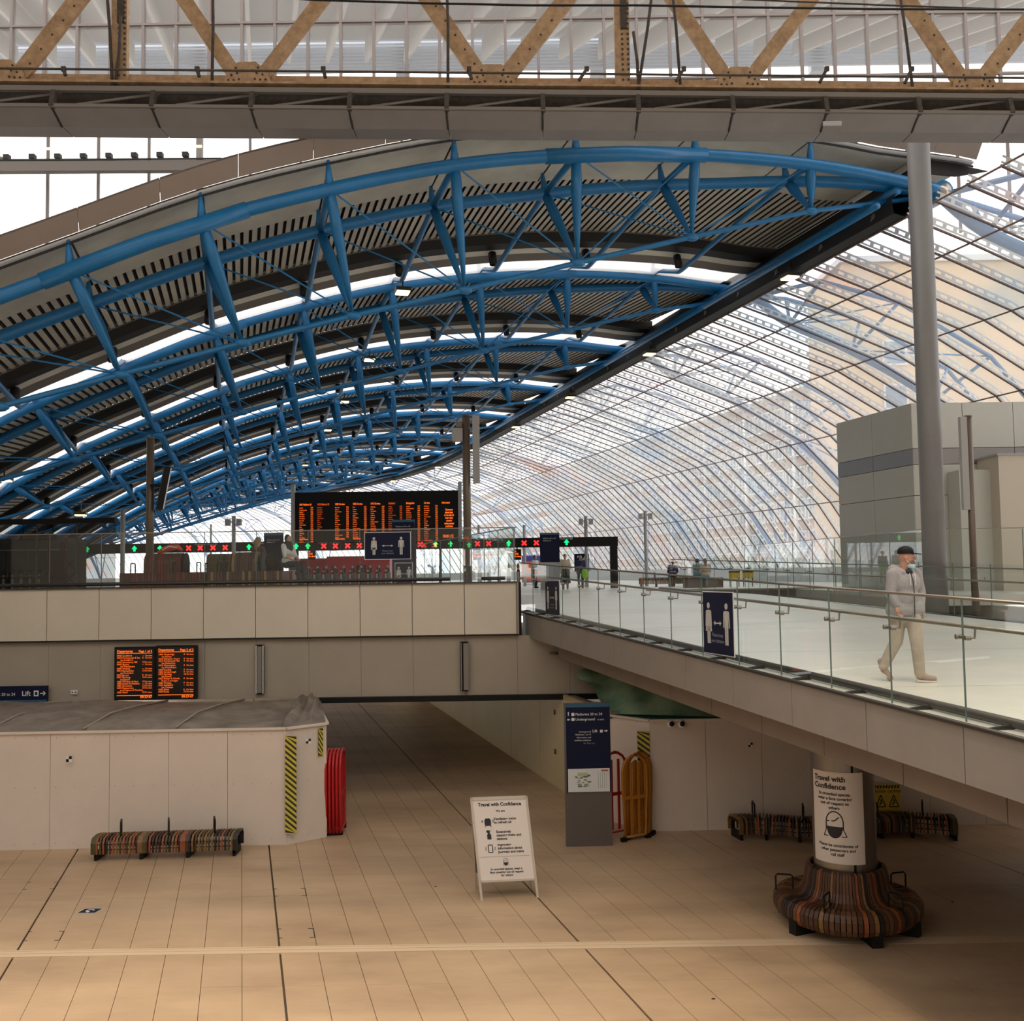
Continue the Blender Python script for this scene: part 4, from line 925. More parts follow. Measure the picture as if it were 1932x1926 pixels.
# bags / luggage
t = tag(MB().ball((0, 0, 0), (.19, .12, .26), n=14).build('backpack', BLACK, None, True), 'black backpack lying on the lounge seat beside the seated man', 'bag'); t.location = (P(513, 1062, 28).x, 28.0, 5.2+.70)
t = thing('orange_holdall', 'orange bag resting on top of the maroon lounge seat', 'bag', (P(322, 1030, 28.3).x, 28.3, 6.18))
MB().path([(-.35, 0, 0), (-.2, 0, .09), (0, 0, .15), (.2, 0, .16), (.32, 0, .06)], [.05, .08, .09, .08, .04], 10).build('bag_body', mat('orange_cloth', (.62, .09, .03), .6), t, True)
MB().path([(-.2, -.09, .08), (0, -.11, .18), (.2, -.09, .14)], .015, 5).build('strap', PAPER, t)
# yellow barriers far
for px, lb in ((1390, 'left'), (1416, 'right')):
    p = P(px, 1088, 46); t = thing('yellow_floor_sign', lb+' yellow warning board behind the far walkway glass', 'sign', (p.x, 46.5, FZ)); 
    MB().box((0, 0, .55), (.5, .04, .35)).build('board', YC, t); MB().box((0, -.03, .68), (.5, .02, .05)).build('black_stripe', BLACK, t)
    for s_ in (-.2, .2): MB().box((s_, 0, .2), (.04, .04, .4)).build('leg', BLACK, t)
# ============================================================ KIOSK
kz1 = 5.5+5.45
kc = Vector((13.4, 34.0)); kl = Vector((12.35, 38.6))
t = thing('panelled_kiosk', 'tall pale panelled block with a steel band at the right side of the shed', 'building block', (0, 0, 0))
zb_ = [FZ, 5.5+1.35, 5.5+2.72, 5.5+3.52, kz1]
rowz = [(FZ, 5.5+2.35, KIOSK), (5.5+2.37, 5.5+3.38, KIOSK), (5.5+3.40, 5.5+3.92, mat('kiosk_band', (.36, .35, .34), .3, .5)), (5.5+3.94, kz1, KIOSK)]
MB().prism([(kc.x+.06, kc.y+.06), (24, kc.y+.06), (24, 38.6), (kl.x+.06, kl.y)], FZ, kz1-.05).build('core', JOINT, t)
for (z0, z1, m) in rowz:
    for i in range(2):
        a = kl.lerp(kc, i/2); b = kl.lerp(kc, (i+1)/2); g = (b-a).normalized()*.012; a2, b2 = a+g, b-g
        MB().prism([(a2.x, a2.y), (b2.x, b2.y), (b2.x+.1, b2.y+.0), (a2.x+.1, a2.y)], z0, z1).build('panel', m, t)
    for i in range(6):
        MB().box((kc.x+.85+1.7*i, kc.y+.03, (z0+z1)/2), (1.68, .06, z1-z0)).build('panel', m, t)
MB().box((18.6, 33.2, 5.5+1.35), (6.2, 1.5, 4.3)).build('front_booth', mat('booth_cream', (.58, .50, .40), .5), t)
MB().box((15.0, 33.5, 5.5+1.15), (1.0, .9, 3.9)).build('side_booth', KIOSK, t)
MB().box((18.6, 33.2, 5.5+3.52), (6.3, 1.6, .06)).build('booth_coping', PG, t)
# ============================================================ ROOF TRUSSES
TA = smoothtab([(-33, -.8), (-29.5, 1.9), (-26.5, 3.9), (-23.7, 5.55), (-21, 6.85), (-18.2, 8.15), (-15.3, 9.17), (-12.25, 10.03), (-9.1, 10.58), (-5.8, 10.89), (-2.4, 10.93), (.3, 10.72), (1.9, 10.52)])
TCt = [(-31, .9), (-28, 2.3), (-25.4, 3.1), (-22.7, 3.98), (-20.1, 4.84), (-17.3, 5.73), (-14.6, 6.53), (-11.72, 7.35), (-8.66, 8.22), (-5.47, 9.05), (-2.07, 9.87), (1.9, 10.52)]
OFF = [(-33, .3), (-28, 1.8), (-23, 2.8), (-18, 3.1), (-10, 2.9), (-4.4, 1.9), (-.5, .6), (1.9, .25)]
NODE = [-26.5, -23.7, -21, -18.2, -15.3, -12.25, -9.1, -5.8, -2.4]
NC = [-25.4, -22.7, -20.1, -17.3, -14.6, -11.72, -8.66, -5.47, -2.07]
A = lambda w: interp(TA, w); B_ = lambda w: interp(OFF, w)
def roofv(w): return A(min(w, 1.9))+(.62 if w < 0 else .62+.25*min(w, 1.9)/1.9)+(0 if w < 1.9 else -.10*(w-1.9))
GP = [(.55, 9.72), (2.57, 9.12), (6.0, 7.98), (9.45, 6.22), (12.4, 3.44), (14.9, -.05), (15.2, -.8)]   # inner glass profile
def gin(w): return interp(GP, w)
HP = (1.9, .25, 10.52)
root = thing('roof_truss', 'blue tubular roof truss, '+ORD[0], 'roof truss', (0, 0, 0), 0, 'blue bowstring roof trusses')
def L(w, s, v): return (w, s, v)
wsA = [t_[0] for t_ in TA if t_[0] >= -31]
MB().path([L(w, 0, A(w)) for w in wsA[:-1]]+[HP], .165, 12).build('front_chord', BLUE, root, True)
MB().path([L(w, B_(w), A(w)) for w in wsA[:-1]]+[HP], .165, 12).build('rear_chord', BLUE, root, True)
for w in (-19.4, -7.7):
    MB().path([L(w-2.2, 0, A(w-2.2)), L(w, 0, A(w)), L(w+2.2, 0, A(w+2.2))], .195, 12).build('chord_sleeve', BLUE, root, True)
MB().path([L(w, B_(w)/2, v) for w, v in TCt[:-1]]+[HP], .07, 8).build('bottom_tie', BLUE, root, True)
for i, (w, wc_) in enumerate(zip(NODE, NC)):
    o = B_(w); pa_ = Vector(L(w, 0, A(w))); pb_ = Vector(L(w, o, A(w))); pc_ = Vector(L(wc_, B_(wc_)/2, interp(TCt, wc_)))
    for q in (pa_, pb_):
        MB().path([q, q.lerp(pc_, .3), q.lerp(pc_, .7), pc_], [.12, .15, .09, .03], 8).build('tapered_strut', BLUE, root, True)
    for q in (pa_, pb_): MB().path([q, q+Vector((-.05, -.12 if q is pa_ else .12, .72))], [.13, .03], 8).build('spike', BLUE, root, True)
    MB().path([pa_, pb_], .09, 8).build('cross_tube', BLUE, root, True)
    MB().ball(pc_, (.22, .12, .12), n=10).build('tie_node', BLUE, root, True)
    j = i+1 if w < -8 else i-1
    if 0 <= j < len(NC):
        pd_ = Vector(L(NC[j], B_(NC[j])/2, interp(TCt, NC[j])))
        for q in (pa_, pb_): MB().path([q, pd_], .022, 5).build('tie_rod', BLUE, root)
# hinge and outer (glass side) truss
MB().path([(HP[0]-.15, HP[1]-.35, HP[2]), (HP[0]-.15, HP[1]+.35, HP[2])], .3, 14).build('hinge_drum', BLUE, root, True)
MB().path([(HP[0]-.15, HP[1]-.40, HP[2]), (HP[0]-.15, HP[1]-.33, HP[2])], .19, 14).build('hinge_cap', mat('hinge_chrome', (.5, .45, .38), .3, .8), root, True)
OG = [(1.9, 10.52), (3.4, 9.55), (6.1, 8.6), (9.8, 6.7), (12.9, 3.7), (15.3, -.3)]
OT = [(1.9, 10.52), (4.0, 10.9), (7.4, 10.25), (11.5, 8.3), (14.9, 4.9), (15.3, -.3)]
MB().path([(w, .25, v) for w, v in smoothtab(OG)], .19, 12).build('outer_chord', BLUE, root, True)
for sd in (-1, 1):
    MB().path([(w, .25+sd*(1.3 if 3 < w < 15 else 0), v) for w, v in OT], .09, 8).build('outer_tie', BLUE, root, True)
    for (w, v), (w2, v2) in zip(OG[1:5], OT[1:5]):
        MB().path([(w, .25, v), (w2, .25+sd*1.3, v2)], .07, 7).build('outer_strut', BLUE, root, True)
    for (w, v), (w2, v2) in zip(OG[1:4], OT[2:5]):
        MB().path([(w, .25, v), (w2, .25+sd*1.3, v2)], .035, 6).build('outer_rod', BLUE, root, True)
p, ph = axis(0); root.location = (p.x, p.y, 5.5); root.rotation_euler.z = ph
for i in range(1, NA):
    p, ph = axis(BAY*i); dup(root, (p.x, p.y, 5.5), ph, 'blue tubular roof truss, '+ORD[i])
# ============================================================ ROOF DECK
ceil = struct('ceiling')
PITCHC = .225
def deck(i):
    s0 = i*BAY; a, b = (s0+3.4 if i == 0 else s0+.25), s0+8.0; w1 = 2.7 if i == 0 else .9
    if s0 > S1: ns = 3
    else: ns = 1
    ws = []; w = -31
    # pans and grooves
    def dv(s_, w): return roofv(w)-(0 if i == 0 else .57*(1-min(max((s_-s0)/8.0, 0), 1)))
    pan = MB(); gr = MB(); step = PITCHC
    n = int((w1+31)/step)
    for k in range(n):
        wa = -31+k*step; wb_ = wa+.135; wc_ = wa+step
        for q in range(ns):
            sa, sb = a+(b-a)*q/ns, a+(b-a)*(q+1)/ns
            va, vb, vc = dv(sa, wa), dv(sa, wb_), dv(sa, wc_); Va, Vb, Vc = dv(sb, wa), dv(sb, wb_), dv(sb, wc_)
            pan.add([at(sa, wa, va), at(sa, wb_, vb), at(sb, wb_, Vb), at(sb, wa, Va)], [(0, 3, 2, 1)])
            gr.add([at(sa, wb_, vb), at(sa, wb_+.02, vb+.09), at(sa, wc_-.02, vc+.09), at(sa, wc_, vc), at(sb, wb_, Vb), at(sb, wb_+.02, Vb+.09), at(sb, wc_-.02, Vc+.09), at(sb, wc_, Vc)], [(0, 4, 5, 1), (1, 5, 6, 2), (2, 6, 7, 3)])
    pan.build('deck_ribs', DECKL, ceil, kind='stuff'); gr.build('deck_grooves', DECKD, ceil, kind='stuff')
    W_ = [-31+.85*k for k in range(int((w1+31)/.85)+1)]+[w1]
    top = MB().sheet([at(s0-.1, w, dv(s0, w)+.10) for w in W_], [at(b+.3, w, roofv(w)+.10) for w in W_], th=.06); top.build('roof_skin', GUT2, ceil)
    # gutters and ledge at the far end of the bay
    G = MB()
    G.sheet([at(b, w, roofv(w)) for w in W_], [at(b+.02, w, roofv(w)-.34) for w in W_], th=.03).build('gutter_face', GUT, ceil)
    for (da, db, va, vb, m, nm) in ((.0, .30, -.04, -.16, GUT2, 'gutter_lip'), (.38, .62, -.12, -.3, GUT2, 'gutter_lip'), (.02, .5, -.36, -.42, GUT, 'gutter_tray'), (.5, .8, -.42, -.50, VERGE, 'ledge_sheet'), (.8, 1.15, -.50, -.66, GUT2, 'ledge_face')):
        MB().sheet([at(b+da, w, roofv(w)+va) for w in W_], [at(b+db, w, roofv(w)+vb) for w in W_], th=.04).build(nm, m, ceil)
    # clerestory sheet, one pane per module
    NW = [-31]+[x for x in NODE]+[.3 if i == 0 else .3]
    for wa, wb_ in zip(NW, NW[1:]):
        q = [wa+.03+(wb_-wa-.06)*k/3 for k in range(4)]
        MB().sheet([at(b+1.15, w, roofv(w)-.62) for w in q], [at(s0+BAY+.25, w, roofv(w)-.50) for w in q]).build('clerestory_pane', CLER, ceil)
    # longitudinal purlin tubes
    for w in NODE:
        MB().path([at(s0, w, A(w)), at(s0+B_(w), w, A(w)+.02), at(s0+8.4, w, A(w)-.42), at(s0+8.7, w, A(w)-.42), at(s0+BAY, w, A(w)+.30)], .085, 7).build('purlin_tube', BLUE, ceil, True)
        MB().path([at(s0+8.45, w-.1, A(w)-.3), at(s0+8.6, w-.1, A(w)+.1)], .14, 8).build('purlin_bracket', GUT, ceil, True)
    # edge tubes by the hinge line
    MB().path([at(s0, .3, 10.45), at(s0+BAY, .3, 10.45)], .13, 8).build('edge_tube', BLUE, ceil, True)
    MB().path([at(s0, -.35, 9.95), at(s0+BAY*.5, -.1, 10.1), at(s0+BAY, -.35, 9.95)], .09, 8).build('edge_tube', BLUE, ceil, True)
    # black valley gutter
    pr = [(.55, 9.70), (.15, 9.78), (.1, 10.15), (.9, 11.2), (1.3, 11.2), (1.0, 10.1), (.62, 9.78)]
    ss = [s0+BAY*k/3 for k in range(4)]
    mb = MB(); k = len(pr); vs = [at(s_, w, v) for s_ in ss for w, v in pr]
    mb.add(vs, [(j*k+q, (j+1)*k+q, (j+1)*k+(q+1) % k, j*k+(q+1) % k) for j in range(3) for q in range(k)]).build('valley_gutter', GUT, ceil)
    for q in range(4):
        MB().bar(at(s0+BAY*(q+.3)/4, .1, 10.0), at(s0+BAY*(q+.55)/4, .25, 9.85), .04, .12).build('gutter_bracket', GUT2, ceil)
for i in range(NA-1): deck(i)
# end verge
W_ = [-31+.85*k for k in range(41)]; W_ = [w for w in W_ if w <= 2.6]+[2.7]
nv = NODE+[.9, 2.7]; nv = [-31]+nv
for wa, wb_ in zip(nv, nv[1:]):
    q = [wa+.03+(wb_-wa-.06)*k/4 for k in range(5)]
    MB().sheet([at(.05, w, roofv(w)+.02) for w in q], [at(3.4, w, roofv(w)) for w in q], th=.03).build('verge_panel', VERGE, ceil)
fw = [-31+1.7*k for k in range(20)]+[2.7]
for wa, wb_ in zip(fw, fw[1:]):
    q = [wa+.005, (wa+wb_)/2, wb_-.005]
    MB().sheet([at(-.28, w, roofv(w)+.10) for w in q], [at(-.55, w, roofv(w)+.50) for w in q], th=.05).build('verge_fascia', VERGEB, ceil)
    MB().sheet([at(-.55, w, roofv(w)+.50) for w in q], [at(.3, w, roofv(w)+.54) for w in q], th=.04).build('verge_cap', GUT2, ceil)
MB().sheet([at(-.18, w, roofv(w)+.07) for w in W_], [at(.0, w, roofv(w)+.02) for w in W_], th=.02).build('verge_trim', WHITE, ceil)
MB().path([at(-.12, w, roofv(w)-.03) for w in W_], .03, 6).build('verge_pipe', GUT, ceil)
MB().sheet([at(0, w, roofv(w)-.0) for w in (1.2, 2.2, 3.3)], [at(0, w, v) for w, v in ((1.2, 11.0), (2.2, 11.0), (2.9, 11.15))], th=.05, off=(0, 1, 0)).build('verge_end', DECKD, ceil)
# floodlights
fl = [(0, -12.25, 'first'), (1, -12.0, 'second'), (2, -12.0, 'third'), (3, -12, 'fourth'), (4, -12, 'fifth'), (5, -12, 'sixth'), (6, -12, 'seventh')]
def flood(pos, rz, label, group):
    t = thing('floodlight', label, 'lamp', pos, rz, group)
    MB().box((0, 0, .1), (.5, .55, .12)).build('housing', DSTEEL, t)
    for q in (-.14, .14): MB().box((0, q, .02), (.42, .2, .05)).build('lamp_face', LAMP, t)
    MB().box((0, 0, .3), (.05, .05, .4)).build('hanger', DSTEEL, t); return t
f0 = None
for i, w, nm in fl:
    p = at(i*BAY+8.5, w, A(w)-.9); lb = 'twin yellow floodlight under the roof middle, %s from the camera' % nm
    if f0 is None: f0 = flood(p, PHI0, lb, 'floodlights in a line under the roof middle')
    else: dup(f0, p, PHI0, lb)
for k, (s_, nm) in enumerate(((5.5, 'first'), (17.5, 'second'), (28.8, 'third'), (40.3, 'fourth'), (53, 'fifth'), (66, 'sixth'), (80, 'seventh'))):
    p = at(s_, .1, 9.5); dup(f0, p, PHI0, 'twin yellow floodlight along the black valley gutter, %s from the camera' % nm, 'floodlights along the valley gutter')
for (px, py, d_, lb) in ((8, 908, 36, 'yellow floodlight at the far left edge under the trusses'), (152, 973, 44, 'small yellow floodlight low at left behind the enclosure')):
    p = P(px, py, d_); dup(f0, p, PHI0, lb, 'floodlights at far left')
# ============================================================ GLASS SIDE
gw = struct('wall_right'); NR = 9
gpts = GP
sN = [i*BAY/NR for i in range(-4, (NA-1)*NR+1)]
pane_jobs = []
for s_ in sN:
    front = s_ < 0
    fin = MB(); bar = MB()
    for (w0, v0), (w1, v1) in zip(gpts[:-1], gpts[1:-1]):
        a_ = at(s_, w0, v0); b_ = at(s_, w1, v1); bar.bar(a_, b_, .05, .06)
        if s_ < BAY*6:
            n = Vector((0, 0, 1)); t_ = (b_-a_); ln = t_.length; t_.normalize(); out = Vector((t_.z*-math.cos(PHI0)*-1, 0, 0))
            p, ph = axis(s_); nr = Vector((math.cos(ph), math.sin(ph), 0)); dw, dv = w1-w0, v1-v0; q = math.hypot(dw, dv); outv = nr*(-dv/q)+Vector((0, 0, dw/q))
            fin.bar(a_+outv*.10, b_+outv*.10, .02, .05, up=outv); fin.bar(a_+outv*.26, b_+outv*.26, .02, .05, up=outv)
            m_ = int(ln/.42)
            for k in range(m_+1):
                c_ = a_.lerp(b_, min(1, (k+.5)/(m_+1))); fin.bar(c_-t_*.06+outv*.18, c_+t_*.06+outv*.18, .02, .12, up=outv)
    bar.build('glazing_bar', BARB, gw)
    if fin.v: fin.build('slotted_fin', BARW, gw)
for a_, b_ in zip(sN, sN[1:]):
    for (w0, v0), (w1, v1) in zip(gpts[:-1], gpts[1:-1]):
        pane_jobs.append([at(a_, w0, v0), at(a_, w1, v1), at(b_, w1, v1), at(b_, w0, v0)])
pane_jobs.sort(key=lambda q: q[0].y)
for q in pane_jobs[:300]: MB().add(q, [(0, 1, 2, 3)]).build('glass_pane', GLS, gw)
mb = MB()
for q in pane_jobs[300:]: mb.add(q, [(0, 1, 2, 3)])
mb.build('distant_panes', GLS, gw, kind='stuff')
for w, v in gpts[1:-2]+[gpts[0]]:
    MB().path([at(s_, w, v-.03) for s_ in sN], .028, 6).build('seam_rail', mat('seam', (.22, .15, .12), .6), gw)
mb = MB(); 
for a_, b_ in zip(sN[::3], sN[3::3]):
    mb.add([at(a_, 14.6, -.8), at(b_, 14.6, -.8), at(b_, 14.6, .05), at(a_, 14.6, .05)], [(0, 1, 2, 3)])
mb.build('base_wall', BARW, gw)
# left foot wall of the shed
wlf = struct('wall_shed_left')
for a_, b_ in zip(sN[::9], sN[9::9]):
    MB().add([at(a_, -31, -.8), at(b_, -31, -.8), at(b_, -31, 1.5), at(a_, -31, 1.5)], [(0, 1, 2, 3)]).build('wall_panel', mat('dark_wall', (.10, .09, .08), .6), wlf)
# ============================================================ BUILDINGS OUTSIDE
BC = mat('office_cream', (.50, .41, .30), .7, noise=(.3, .06)); BW = mat('office_white', (.62, .61, .58), .6); BP = mat('office_pane', (.16, .22, .29), .25); BR = mat('office_brown', (.27, .18, .13), .7)
t = thing('office_block', 'long cream office block with rows of white-framed windows beyond the glass', 'building', (0, 0, 0))
st_ = 44.0; bwid = 34.0; nb = 50; fh = 3.05; bb = 1.95; z0b = 5.5-2
def op(s_, w, z): p = E0+Vector((-math.sin(PHI0), math.cos(PHI0)))*s_+Vector((math.cos(PHI0), math.sin(PHI0)))*w; return Vector((p.x, p.y, z))
MB().add([op(st_, bwid+.3, z0b), op(st_+bb*nb*1.75, bwid+.3, z0b), op(st_+bb*nb*1.75, bwid+10, z0b), op(st_, bwid+10, z0b), op(st_, bwid+.3, z0b+fh*6+.8), op(st_+bb*nb*1.75, bwid+.3, z0b+fh*6+.8), op(st_+bb*nb*1.75, bwid+10, z0b+fh*6+.8), op(st_, bwid+10, z0b+fh*6+.8)], [(0, 1, 5, 4), (1, 2, 6, 5), (2, 3, 7, 6), (3, 0, 4, 7), (4, 5, 6, 7)]).build('block_wall', BC, t)
MB().bar(op(st_, bwid+.1, z0b+fh*6+.9), op(st_+bb*nb*1.75, bwid+.1, z0b+fh*6+.9), .8, .3).build('cornice', BW, t)
wm = MB().box((0, .1, 0), (1.45, .1, 1.75)).mesh('window_pane', BP)
fm = MB().box((0, 0, .92), (1.62, .2, .12)).box((0, 0, -.92), (1.62, .2, .14)).box((-.76, 0, 0), (.1, .2, 1.8)).box((.76, 0, 0), (.1, .2, 1.8)).box((-.1, 0, 0), (.07, .16, 1.8)).box((.33, 0, .35), (.8, .14, .07)).mesh('window', BW)
sm = MB().box((0, .05, 0), (1.62, .1, .62)).mesh('spandrel', BR)
rzb = PHI0+math.pi/2+math.pi
rzb = math.atan2(math.cos(PHI0), -math.sin(PHI0))+math.pi
for f_ in range(6):
    for k in range(nb):
        p = op(st_+bb*(k+.5), bwid+.12, z0b+1.5+fh*f_)
        o = link('window', fm, t, loc=p, rz=rzb); link('pane', wm, o)
mb = MB(); mp2 = MB()
for f_ in range(6):
    for k in range(nb, int(nb*1.72)):
        c = op(st_+bb*(k+.5), bwid+.12, z0b+1.5+fh*f_); mb.box(c, (1.62, .2, 1.9), rzb); mp2.box(op(st_+bb*(k+.5), bwid+.0, z0b+1.5+fh*f_), (1.35, .06, 1.6), rzb)
mb.build('distant_windows', BW, t, kind='stuff'); mp2.build('distant_panes', BP, t, kind='stuff')
mb = MB()
for f_ in range(6):
    for k in range(int(nb*1.72)):
        c = op(st_+bb*(k+.5), bwid+.2, z0b+fh*f_+fh-.02); mb.box(c, (1.62, .1, .8), rzb)
mb.build('spandrels', BR, t, kind='stuff')
for k in range(0, nb, 5): MB().box(op(st_+bb*k, bwid+.05, z0b+fh*3), (.45, .3, fh*6), rzb).build('pilaster', BW, t)
# tower
t = thing('tower_block', 'plain sand-coloured tower block beyond the glass at upper right', 'building', (0, 0, 0))
tx0 = P(1592, 600, 66).x; ttop = P(1650, 495, 66).z
MB().box((tx0+14, 70, 4.7+(ttop-4.7)/2), (28, 8, ttop-4.7)).build('tower_wall', mat('tower_sand', (.58, .43, .28), .7, noise=(.3, .06)), t)
tw = MB().box((0, 0, 0), (1.6, .1, 1.7)).mesh('window', BW); tp_ = MB().box((0, -.06, 0), (1.3, .06, 1.4)).mesh('pane', BP)
for k in range(7):
    for c_ in (0, 1, 5, 6):
        if c_ > 1 and k < 0: continue
        o = link('window', tw, t, loc=(tx0+3.2+2.0*c_, 65.96, ttop-6-2.9*k)); link('pane', tp_, o)
MB().box((tx0+14, 70, ttop+.2), (28.4, 8.4, .4)).build('parapet', BW, t)
# ground outside
gr_ = tag(MB().prism([(60.2, 28), (170, 28), (170, 300), (60.2, 300)], 4.0, 4.4).build('ground', mat('street', (.4, .38, .35), .8)), 'pale street ground outside the glass', 'ground'); gr_['kind'] = 'structure'
# ============================================================ OLD ROOF: beam, girder
def gd_(x): return 22.9+.05*x      # depth of beam at X
def gp(px, py, off=0):              # point on the girder plane
    r = cF+cR*((px-966)/FPX)-cU*((py-963)/FPX); tt = (22.9+off)/(r.y-.05*r.x); return EYE+r*tt
gir = thing('lattice_girder', 'old tan riveted lattice girder crossing the top of the view', 'girder', (0, 0, 0))
def gpx(x, v, off=0): return Vector((x, gd_(x)+off, 5.5+v))
VN = [-450, 10, 470, 930, 1392, 1832, 2280]
vz = gp(470, 160).z
XL, XRR = -19, 19
flv0, flv1 = gp(960, 173).z-5.5, gp(960, 150).z-5.5
MB().bar(gpx(XL, (flv0+flv1)/2), gpx(XRR, (flv0+flv1)/2), .16, flv1-flv0).build('bottom_flange', TAN, gir)
MB().bar(gpx(XL, flv0-.02, -.15), gpx(XRR, flv0-.02, -.15), .5, .05).build('flange_plate', TAN, gir)
topv = gp(960, -70).z-5.5
for i, px in enumerate(VN, 1):
    bx = gp(px, 162).x
    for sd, dx in ((-1, -176), (1, 199)):
        a_ = gp(px+sd*12, 163, -.08); b_ = gp(px+dx, -80, -.08)
        MB().bar(a_, b_, .10, .40 if (i+sd) % 2 else .33, up=(1, 0, 0)).build('diagonal', TAN, gir)
        c_ = MB()
        for q in range(9): c_.ball(a_.lerp(b_, (q+.5)/9)+Vector((.06, -.055, 0)), (.028, .02, .028), n=6)
        if q and (i+sd) % 2: c_.build('rivets', RUST, gir, kind='stuff')
    MB().plate([(-.55, 0), (.55, 0), (.45, .28), (.2, .5), (-.2, .5), (-.45, .28)], -.02, .02).build('gusset_plate', TAN, gir).location = gpx(bx, flv0+.05, -.17)
    rv = MB()
    for x, z in ((-.42, .08), (-.3, .08), (-.18, .1), (.18, .1), (.3, .08), (.42, .08), (-.35, .2), (-.22, .24), (.22, .24), (.35, .2), (-.25, .36), (.25, .36), (-.12, .3), (.12, .3)): rv.ball((x, -.03, z), (.028, .02, .028), n=6)
    rv.build('rivets', RUST, gir, kind='stuff').location = gpx(bx, flv0+.05, -.17)
for px in (232, 1172):
    bx = gp(px, 100).x
    MB().box((0, 0, 0), (.34, .16, 3.6)).build('upright_post', TAN, gir).location = gpx(bx, flv1+1.6, -.15)
    MB().box((.04, -.11, .6), (.14, .06, 2.2)).build('upright_web', RUST, gir).location = gpx(bx, flv1+1.6, -.15)
    mb = MB()
    for k in range(16): mb.ball((0, -.1, -1.7+k*.12), (.03, .02, .03), n=6).ball((.13, -.1, -1.7+k*.12), (.03, .02, .03), n=6)
    mb.build('rivets', RUST, gir, kind='stuff').location = gpx(bx, flv1+1.6, -.15)
MB().bar(gpx(XL, topv+.35), gpx(XRR, topv+.35), .2, .4).build('top_flange', TAN, gir)
random.seed(2)
for px, py in ((600, 160), (648, 162), (1022, 168), (1480, 168), (845, 160), (860, 163)):
    q = gp(px, py, -.1); MB().ball((0, 0, 0), (.08, .02, .05), n=7).build('rust_scab', RUST, gir).location = q
# gantry under girder: grey rail, dark recess, pale fascia beam
fb = thing('fascia_beam', 'long grey panelled beam under the old girder across the whole view', 'beam', (0, 0, 0))
def gz(py, off): return gp(960, py, off).z-5.5
fv0, fv1 = gz(245, -.1), gz(209, -.6)
for k in range(18):
    x0_ = -18.5+2.15*k; x1_ = x0_+2.13
    MB().add([gpx(x0_, fv0, -.1), gpx(x1_, fv0, -.1), gpx(x1_, fv0+.02, .5), gpx(x0_, fv0+.02, .5), gpx(x0_, fv1, -.6), gpx(x1_, fv1, -.6), gpx(x1_, fv1, .5), gpx(x0_, fv1, .5)], [(0, 3, 2, 1), (4, 5, 6, 7), (0, 1, 5, 4), (1, 2, 6, 5), (2, 3, 7, 6), (3, 0, 4, 7)]).build('beam_panel', BEAMG, fb)
    MB().bar(gpx(x1_, fv1+.0, -.62), gpx(x1_, gz(180, -.5), -.5), .1, .14).build('bracket', RUST, fb)
    MB().path([gpx(x1_, fv0-.01, -.12), gpx(x1_-.02, fv1+.02, -.62)], .022, 5).build('joint_strap', JOINT, fb)
MB().bar(gpx(XL, fv1+.03, -.60), gpx(XRR, fv1+.03, -.60), .12, .07).build('top_lip', GUT2, fb)
MB().bar(gpx(XL, (gz(176, .1)+gz(207, .1))/2, .1), gpx(XRR, (gz(176, .1)+gz(207, .1))/2, .1), .3, gz(172, .1)-gz(210, .1)).build('dark_recess', RUST, fb)
MB().bar(gpx(XL, gz(175, -.4), -.4), gpx(XRR, gz(175, -.4), -.4), .12, .11).build('gantry_rail', GUT2, fb)
for k in range(17):
    x0_ = -18.1+2.15*k; MB().bar(gpx(x0_, gz(203, -.3), -.3), gpx(x0_+1.8, gz(182, -.3), -.3), .03, .05).build('brace', GUT2, fb)
p_ = gp(1570, 233, -.66); MB().box(p_, (.42, .05, .10)).build('small_lamp', PG, fb)
# hanging rods and rail
hr_ = thing('handrail', 'thin black horizontal rail in front of the old girder', 'rail', (0, 0, 0))
rvh = gp(960, 138, -.6).z-5.5
MB().path([gpx(XL, rvh, -.6), gpx(XRR, rvh, -.6)], .025, 6).build('rail_bar', RUST, hr_)
for px in (120, 372, 610, 885, 1107, 1290, 1560, 1720):
    q = gp(px, 130, -.6); MB().path([(q.x, q.y, q.z), (q.x-(.18 if px > 1000 else -.05)*1.0, q.y-.02, 5.5+flv0-.02)], .04, 6).build('stanchion', RUST, hr_); MB().box((q.x, q.y, q.z), (.1, .06, .1)).build('rail_clamp', RUST, hr_)
for i, (xa_, ya_, xb_, yb2, lb) in enumerate(((198, 0, 212, 165, 'left-leaning dark rod beside the left girder post'), (228, 30, 218, 160, 'dark cable close in front of the left girder post'), (401, 0, 400, 162, 'straight vertical dark rod right of the left post'), (842, 0, 845, 165, 'straight vertical dark rod near the centre of the girder'), (1236, 0, 1204, 168, 'thin rod leaning just right of the right girder post'), (1195, 60, 1206, 168, 'cable hanging against the right girder post'), (1264, 0, 1284, 165, 'dark rod leaning left of the big right diagonal'), (1690, 0, 1722, 168, 'dark rod near the right column top'))):
    a_, b_ = gp(xa_, ya_-60 if ya_ == 0 else ya_, -.35), gp(xb_, yb2, -.35)
    tag(MB().path([a_, a_.lerp(b_, .5)+Vector((.02, 0, 0)), b_], .035, 7).build('hanger_rod', RUST, None, True), lb, 'rod')
mb = MB().path([gp(x, y, -1) for x, y in ((400, -12), (600, 0), (800, 6), (1000, 10), (1200, 10), (1420, 14), (1650, 17), (1980, 18))], .025, 6)
tag(mb.build('power_cable', BLACK, None, True), 'black cable sagging along the very top of the view', 'cable')
mb = MB().path([gp(x, y, -.9) for x, y in ((1300, -6), (1500, 3), (1700, 11), (1980, 20))], .02, 6)
tag(mb.build('power_cable', RUST, None, True), 'second thinner cable at the top right of the view', 'cable')
